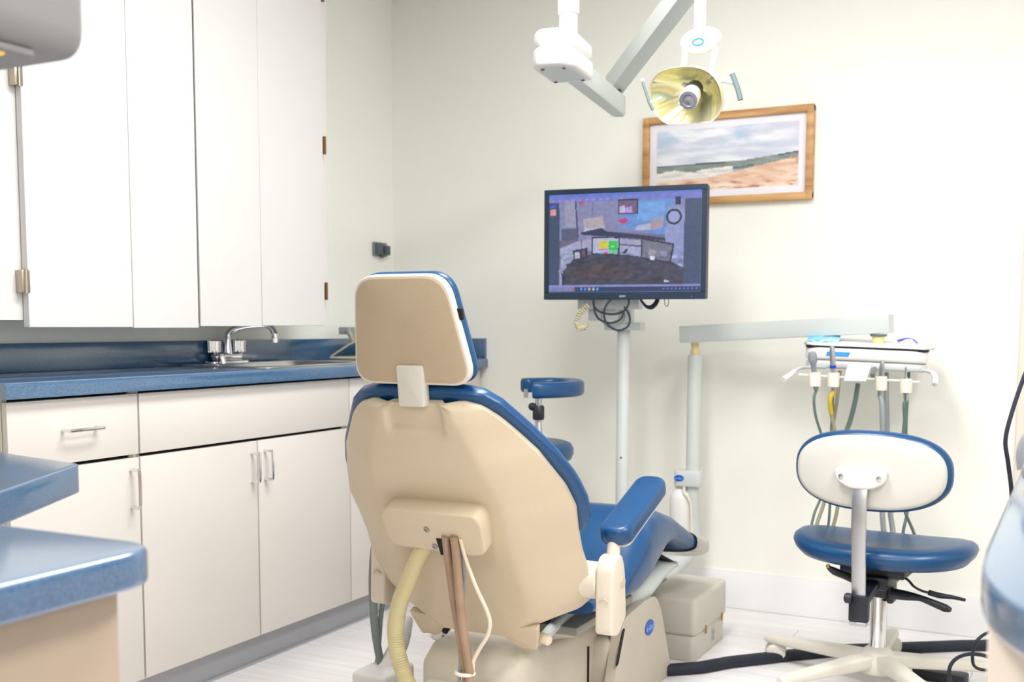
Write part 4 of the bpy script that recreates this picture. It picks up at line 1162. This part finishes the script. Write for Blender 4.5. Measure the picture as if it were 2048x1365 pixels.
MB().tube([cs[1] + ax * -.036, D(1660, 800, 3.43), D(1663, 828, 3.44)], [.0078, .0074, .007], 12).build('hose_sleeve', 'hose_yellow', t)
t, ax = handpiece(cs[2], (1765, 720), [(.009, -.04), (.0095, -.02), (.0085, .01), (.0085, .05), (.006, .07), (.004, .074)], 'slim metal handpiece with dark blue ring, third from left on delivery head',
    [D(1764, 810, 3.43), D(1765, 860, 3.44), D(1763, 930, dH), D(1764, 1010, dH), D(1768, 1065, dH), D(1778, 1090, dH + .02), D(1786, 1070, dH + .04), D(1780, 1020, dH + .06), D(1776, 940, dH + .08), D(1772, 745, dH + .09)], 'hose_lightgrey', .0085, bands=[(.012, .0088, 'ring_blue')])
t, ax = handpiece(cs[3], (1812, 728), [(.006, -.05), (.0085, -.035), (.0085, .005), (.007, .025), (.0035, .03), (.003, .06)], 'thin-tipped handpiece in the rightmost holder of the delivery head',
    [D(1808, 810, 3.43), D(1809, 840, 3.44), D(1805, 880, 3.45), D(1800, 940, dH), D(1806, 1010, dH), D(1826, 1062, dH), D(1832, 1085, dH + .02), D(1818, 1095, dH + .03), D(1806, 1070, dH + .04), D(1816, 1015, dH + .06), D(1816, 940, dH + .08), D(1812, 860, dH + .09), D(1818, 742, dH + .09)], 'hose_teal', .005, bands=[(-.02, .0086, 'hose_teal')])

# tray and what lies on it
Mt = MV @ Matrix.Translation((0, .115, .032)) @ Matrix.Rotation(math.radians(4.5), 4, 'X')
tr = empty('instrument_tray', Mt @ Vector((0, 0, 0)), 'dark-edged instrument tray with white paper liner on top of the delivery head', 'tray')
MB().prism(rr(hw_ * 2.0, .225, .03, 5), Mt, .010, .004).build('tray', 'tray_dark', tr)
MB().prism(rr(hw_ * 2.06, .235, .032, 5), Mt @ Matrix.Translation((0, 0, .0095)), .003, .001).build('rim', 'steel', tr)
MB().prism(rr(hw_ * 1.98, .228, .03, 5), Mt @ Matrix.Translation((0, 0, .012)), .006, .002).build('paper_liner', 'paper_white', tr)
MB().prism(rr(.03, .012, .004), Mt @ Matrix.Translation((hw_ - .002, -.08, .008)), .008, .002).build('side_clip', 'steel', tr)
bm2 = MB(); rings = []
for i in range(9):
    u = -hw_ * .98 + i * .0125
    rings.append([Mt @ Vector((u, v, .0185 + .006 * math.sin(i * 1.7 + j) * .5 + h)) for j, (v, h) in enumerate([(-.09, 0), (-.05, .004), (-.01, .014), (-.01, .018), (-.05, .012), (-.09, .006)])])
fo = bm2.loft(rings).build('foil_pouch', 'foil_blue'); tag(fo, 'crumpled light blue wrapper lying on the left end of the tray', 'wrapper')
c = Mt @ Vector((hw_ * .66, -.02, .019))
cu2 = empty('suction_tip_dish', c, 'small white rounded cup with a blue band on the right end of the tray', 'cup')
MB().lathe([(.030, 0), (.031, .006), (.026, .015), (.014, .020), (.002, .021)], c, Mt.to_3x3() @ Vector((0, 0, 1)), n=26).build('dome', 'paper_white', cu2)
w3 = Mt.to_3x3() @ Vector((0, 0, 1)); u3 = Mt.to_3x3() @ Vector((1, 0, 0)); v3 = Mt.to_3x3() @ Vector((0, 1, 0))
MB().tube([c - u3 * .034 - v3 * .02 + w3 * .008, c - u3 * .018 - v3 * .022 + w3 * .015, c - v3 * .02 + w3 * .017, c + u3 * .014 - v3 * .022 + w3 * .014, c + u3 * .028 - v3 * .024 + w3 * .004], [.003, .0035, .0025, .0025, .002], 8).build('blue_band', 'ring_blue', cu2)

# bottle bracket with badge, and the bottle
bk = MB().prism(rr(.062, .062, .02), frame((pp.x, pp.y, D(1387, 975, 3.93).z), (1, 0, 0), (0, 1, 0)), .058, .004)
cbk = D(1349, 959, 3.88)
hB = D(1387, 943, 3.93).z - D(1387, 975, 3.93).z
bk.prism(rr(.10, .06, .022), frame((cbk.x + .02, pp.y - .012, D(1387, 975, 3.93).z), (1, .12, 0), (-.12, 1, 0)), hB, .005)
bkt = bk.build('bottle_bracket', 'plastic_grey', du)
lp_ = PL(1358, 957, Vector((cbk.x, pp.y - .0445, cbk.z)), Vector((.12, -1, 0)))
logo(bkt, lp_, (1, .12, 0), (0, 0, 1), .018, .0115)
bo = D(1345, 1020, 3.9); bo.y = pp.y - .012
wb = empty('water_bottle', (bo.x, bo.y, D(1345, 1075, 3.9).z), 'white plastic water bottle hanging under the bracket on the post', 'bottle')
zt2 = D(1387, 975, 3.93).z
MB().lathe([(.012, -.19), (.036, -.185), (.040, -.175), (.040, -.05), (.036, -.03), (.022, -.012), (.018, -.008), (.018, 0)], (bo.x, bo.y, zt2), n=28).build('body', 'plastic_white', wb)
MB().lathe([(.021, -.012), (.021, 0)], (bo.x, bo.y, zt2), n=22).build('cap', 'plastic_grey', wb)
MB().tube([(bo.x + .022, bo.y - .03, zt2), (bo.x + .024, bo.y - .034, zt2 - .02), (bo.x + .038, bo.y - .03, zt2 - .04), (bo.x + .046, bo.y - .02, zt2 - .08), (bo.x + .046, bo.y - .01, zt2 - .2)], .0045, 10).build('feed_tube', 'ivory', wb)

# ================================================================== ceiling-mounted operating light
bxp = D(1120, 135, 2.95)
ol = empty('operating_light', (D(1137, 20, 2.95).x, D(1137, 20, 2.95).y, CEIL), 'ceiling-hung dental operating light with jointed white arms and yellowish reflector', 'lamp')
ptop = D(1137, 20, 2.95)
MB().lathe([(.0245, 1.80), (.0245, CEIL)], (ptop.x, ptop.y, 0), n=28).build('ceiling_post', 'plastic_white', ol)
zc_ = D(1137, 28, 2.95).z
MB().lathe([(.028, zc_), (.029, zc_ + .004), (.029, zc_ + .09), (.0255, zc_ + .095)], (ptop.x, ptop.y, 0), n=28).build('collar', 'plastic_white', ol)
MB().lathe([(.10, CEIL - .04), (.11, CEIL - .03), (.11, CEIL - .001)], (ptop.x, ptop.y, 0), n=32).build('ceiling_plate', 'plastic_white', ol)
zbm = 1.738
jt = Z(1237, 236, zbm - .0)                      # far end of the lower arm
ctr = Z(1123, 148, zbm)
dirA = Vector((jt.x - ctr.x, jt.y - ctr.y, 0)).normalized(); perA = Vector((-dirA.y, dirA.x, 0))
Mbx = frame((ctr.x, ctr.y, zbm), dirA, perA)
MB().prism(rrect([(-.115, -.035), (-.07, -.062), (.115, -.062), (.115, .062), (-.07, .062), (-.115, .035)], .018, 4), Mbx, .052, .010, 3).build('housing_lower', 'plastic_white', ol)
MB().prism(rrect([(-.112, -.035), (-.07, -.060), (.112, -.060), (.112, .060), (-.07, .060), (-.112, .035)], .018, 4), Mbx @ Matrix.Translation((0, 0, .0535)), .045, .014, 4).build('housing_upper', 'plastic_white', ol)
MB().prism(rrect([(-.085, -.026), (-.055, -.046), (.085, -.046), (.085, .046), (-.055, .046), (-.085, .026)], .006, 3), Mbx @ Matrix.Translation((0, 0, .001)), -.0035).build('cover_plate', 'plastic_grey', ol)
for u, v in ((-.078, -.03), (-.078, .03), (.078, -.04), (.078, .04)):
    MB().lathe([(.005, 0), (.005, .003)], Mbx @ Vector((u, v, -.0025)), (0, 0, -1), n=10).build('screw', 'joint_grey', ol)
b = MB(); rings = []
Larm = (jt - ctr).length
for s in (.07, Larm - .03, Larm, Larm + .012):
    w = .046 if s < Larm + .005 else .03
    rings.append([Vector((ctr.x, ctr.y, zbm + .038)) + dirA * s + perA * u + UPV * v for u, v in rr(w, .066, .007, 2)])
b.loft(rings).build('lower_arm', 'arm_grey', ol)
ja = Z(1236, 186, zbm + .09)
jx = Vector((ctr.x, ctr.y, 0)) + dirA * (Larm - .025)
MB().lathe([(.014, zbm + .06), (.014, zbm + .10)], (jx.x, jx.y, 0), n=20).build('elbow_pin', 'black_plastic', ol)
r0_ = Vector((jx.x, jx.y, zbm + .115)); r1_ = D(1404, -62, 3.0)
dR = (r1_ - r0_).normalized(); sR = dR.cross(UPV).normalized(); uR = sR.cross(dR)
b = MB(); rings = []
for s in (-.028, .0, (r1_ - r0_).length - .03, (r1_ - r0_).length + .03):
    rings.append([r0_ + dR * s + sR * u + uR * v for u, v in rr(.056, .062, .006, 2)])
b.loft(rings).build('upper_arm', 'arm_grey', ol)
lpz = D(1400, 62, 3.0)
lx_, ly_ = lpz.x, lpz.y
MB().lathe([(.0165, lpz.z - .01), (.0165, r1_.z + .03)], (lx_, ly_, 0), n=24).build('lamp_stem', 'plastic_white', ol)
MB().lathe([(.03, r1_.z - .04), (.034, r1_.z - .03), (.034, r1_.z + .05), (.028, r1_.z + .06)], (r1_.x, r1_.y, 0), n=24).build('stem_joint', 'plastic_white', ol)
# oval hub with the ring-shaped badge
hcn = D(1398, 83, 2.98)
hn = (Vector((-.10, -.93, -.36))).normalized(); hx = Vector((.96, -.0, .0)); hx = (hx - hn * hx.dot(hn)).normalized(); hy_ = hn.cross(hx)
rt_ = Matrix.Rotation(math.radians(5), 4, hn)
hx, hy_ = rt_ @ hx, rt_ @ hy_
Mhub = frame(hcn, hx, hy_)
MB().prism(ellipse(.057, .035, 36), Mhub @ Matrix.Translation((0, 0, -.034)), .04, .012, 4).build('hub', 'plastic_white', ol)
rb = MB(); rings = []
for k in range(28):
    a = 2 * math.pi * k / 28; d = Vector((math.cos(a) * .0155, math.sin(a) * .0085, .0065))
    rings.append([Mhub @ (d + Vector((math.cos(a) * u, math.sin(a) * u, v))) for u, v in ((-.0016, 0), (-.0016, .001), (.0016, .001), (.0016, 0))])
rb.loft(rings, closed=True).build('badge_ring', 'logo_cyan', ol)
MB().tube([D(1369, 98, 3.0), D(1370, 112, 3.01), D(1368, 128, 3.02), D(1368, 146, 3.03)], [.009, .0085, .0085, .009], 12, 4).build('yoke_rod', 'plastic_white', ol)
MB().tube([D(1431, 88, 2.98), D(1430, 105, 2.97), D(1425, 130, 2.96), D(1421, 158, 2.96)], [.010, .009, .0085, .009], 12, 4).build('yoke_rod', 'plastic_white', ol)
# reflector
dc = D(1372, 196, 2.98)
dn_ = Vector((-.28, -.85, -.42)).normalized()
dx = Vector((1, -.1, 0)); dx = (dx - dn_ * dx.dot(dn_)).normalized(); dy_ = dn_.cross(dx)
Md = frame(dc, dx, dy_)
rim_ = []
for u, v in ellipse(.112, .078, 64, 2.5):
    vv = v * 1.05 if v > 0 else max(v, -.066)
    rim_.append((u * (1 if vv > -.02 else 1 + (vv + .02) * 1.6), vv))
def dish(k, depth, off=0): return [Md @ Vector((u * k, v * k + .004 * (1 - k), -depth * (1 - k * k) - off)) for u, v in rim_]
b = MB(); b.loft([dish(k, .075) for k in (1, .95, .88, .78, .66, .5, .34, .18, .03)], caps=False)
b.build('reflector', 'reflector', ol, 80)
MB().loft([dish(1.0, .08, -.001), dish(1.035, .08, -.001), dish(1.04, .08, .006), dish(1.0, .08, .012), dish(.9, .085, .012), dish(.7, .085, .012), dish(.4, .085, .012), dish(.05, .085, .012)], caps=False).build('reflector_shell', mat('ivory_clear', (236, 232, 196), .3, trans=.25), ol, 80)
q0 = D(1387, 182, 2.99); q1 = D(1371, 211, 2.90)
qa = (q1 - q0).normalized()
MB().lathe([(.022, -.02), (.0245, 0), (.0245, .024), (.020, .028)], q0 - qa * .004, qa, n=24).build('lamp_socket', 'joint_grey', ol)
MB().lathe([(.0255, 0), (.0265, .046), (.0245, .050)], q0 + qa * .026, qa, n=28).build('lamp_sleeve', 'ivory', ol)
MB().lathe([(.0245, 0), (.0245, .003), (.0165, .0032), (.0145, .0006), (.007, .0012), (.005, .003), (.0005, .0034)], q0 + qa * .0755, qa, n=28).build('lamp_front', 'lamp_glass', ol)
MB().tube([D(1425, 160, 2.96), D(1436, 163, 2.95), D(1450, 162, 2.94), D(1466, 166, 2.93)], .0055, 10, 4).build('handle_arm', 'plastic_white', ol)
MB().tube([D(1464, 147, 2.92), D(1469, 160, 2.92), D(1476, 180, 2.92), D(1481, 200, 2.92)], .0072, 12, 3).build('handle_grip', 'grip_grey', ol)
MB().ball(D(1463, 144, 2.92), .0088, 12).build('handle_knob', 'plastic_white', ol)
MB().tube([D(1286, 166, 3.0), D(1292, 185, 3.0), D(1299, 206, 3.0), D(1306, 220, 3.0)], .004, 10, 3).build('handle_grip', 'grip_grey', ol)
MB().ball(D(1285, 161, 3.0), .0065, 12).build('handle_knob', 'plastic_white', ol)
MB().tube([D(1299, 206, 3.0), D(1312, 200, 3.01), D(1322, 196, 3.02)], .004, 8, 3).build('handle_arm', 'plastic_white', ol)

# ================================================================== loose cables on the floor at right
def F(px, py, z=.006): return Z(px, py, z)
k1 = MB().tube([D(1990, 1262, 2.9), D(1970, 1269, 2.88), D(1955, 1281, 2.87), D(1947, 1298, 2.87), D(1945, 1316, 2.87), D(1948, 1332, 2.88), D(1962, 1340, 2.9), D(1990, 1342, 2.92)], .0042, 8)
tag(k1.build('power_cable', 'black_rubber'), 'black cable hanging in a small arch from the right counter base near the stool', 'cable')
k2 = MB().tube([D(1992, 1322, 2.85), D(1968, 1312, 2.83), D(1940, 1309, 2.82), D(1916, 1316, 2.82), D(1902, 1330, 2.82), D(1898, 1348, 2.82), D(1902, 1366, 2.83), D(1918, 1384, 2.84), D(1950, 1392, 2.86), D(1992, 1380, 2.9)], .005, 8)
tag(k2.build('looped_cable', 'black_rubber'), 'black cable hanging in a round loop beside the right counter base', 'cable')
k3 = MB().tube([F(1800, 1304), F(1830, 1306), F(1852, 1313), F(1872, 1322), F(1930, 1326), F(1985, 1338), F(2020, 1350)], .0038, 8)
tag(k3.build('thin_cable', 'black_rubber'), 'thin dark cable running across the floor behind the wheeled stool', 'cable')
pa = F(1880, 1362, .0)
MB_ = MB().box((-.075, -.03, 0), (.075, .03, .032), .006, 2, Matrix.Translation((pa.x, pa.y, .0)) @ Matrix.Rotation(-.15, 4, 'Z'))
tag(MB_.build('power_adapter', 'black_plastic'), 'black box-shaped power adapter on the floor at the bottom right', 'adapter')

# ================================================================== window in the right-hand wall (daylight side of the room)
wx = XR - .004
w1 = empty('window_1', (wx, -2.95, .95), 'white framed window in the right-hand wall', None)
w1['kind'] = 'structure'
for a, b_, c0_, c1_ in ((-3.75, -2.15, .90, .97), (-3.75, -2.15, 2.13, 2.20), (-3.75, -3.68, .97, 2.13), (-2.22, -2.15, .97, 2.13), (-2.98, -2.92, .97, 2.13)):
    MB().box((wx - .05, a, c0_), (wx, b_, c1_), .004).build('frame', 'trim_white', w1)
for a, b_ in ((-3.68, -2.98), (-2.92, -2.22)):
    MB().box((wx - .02, a, .97), (wx - .012, b_, 2.13)).build('pane', mat('daylight_pane', (235, 240, 250), .2, emit=(236, 244, 255), emit_s=1.7) if 'daylight_pane' not in MATS else 'daylight_pane', w1)
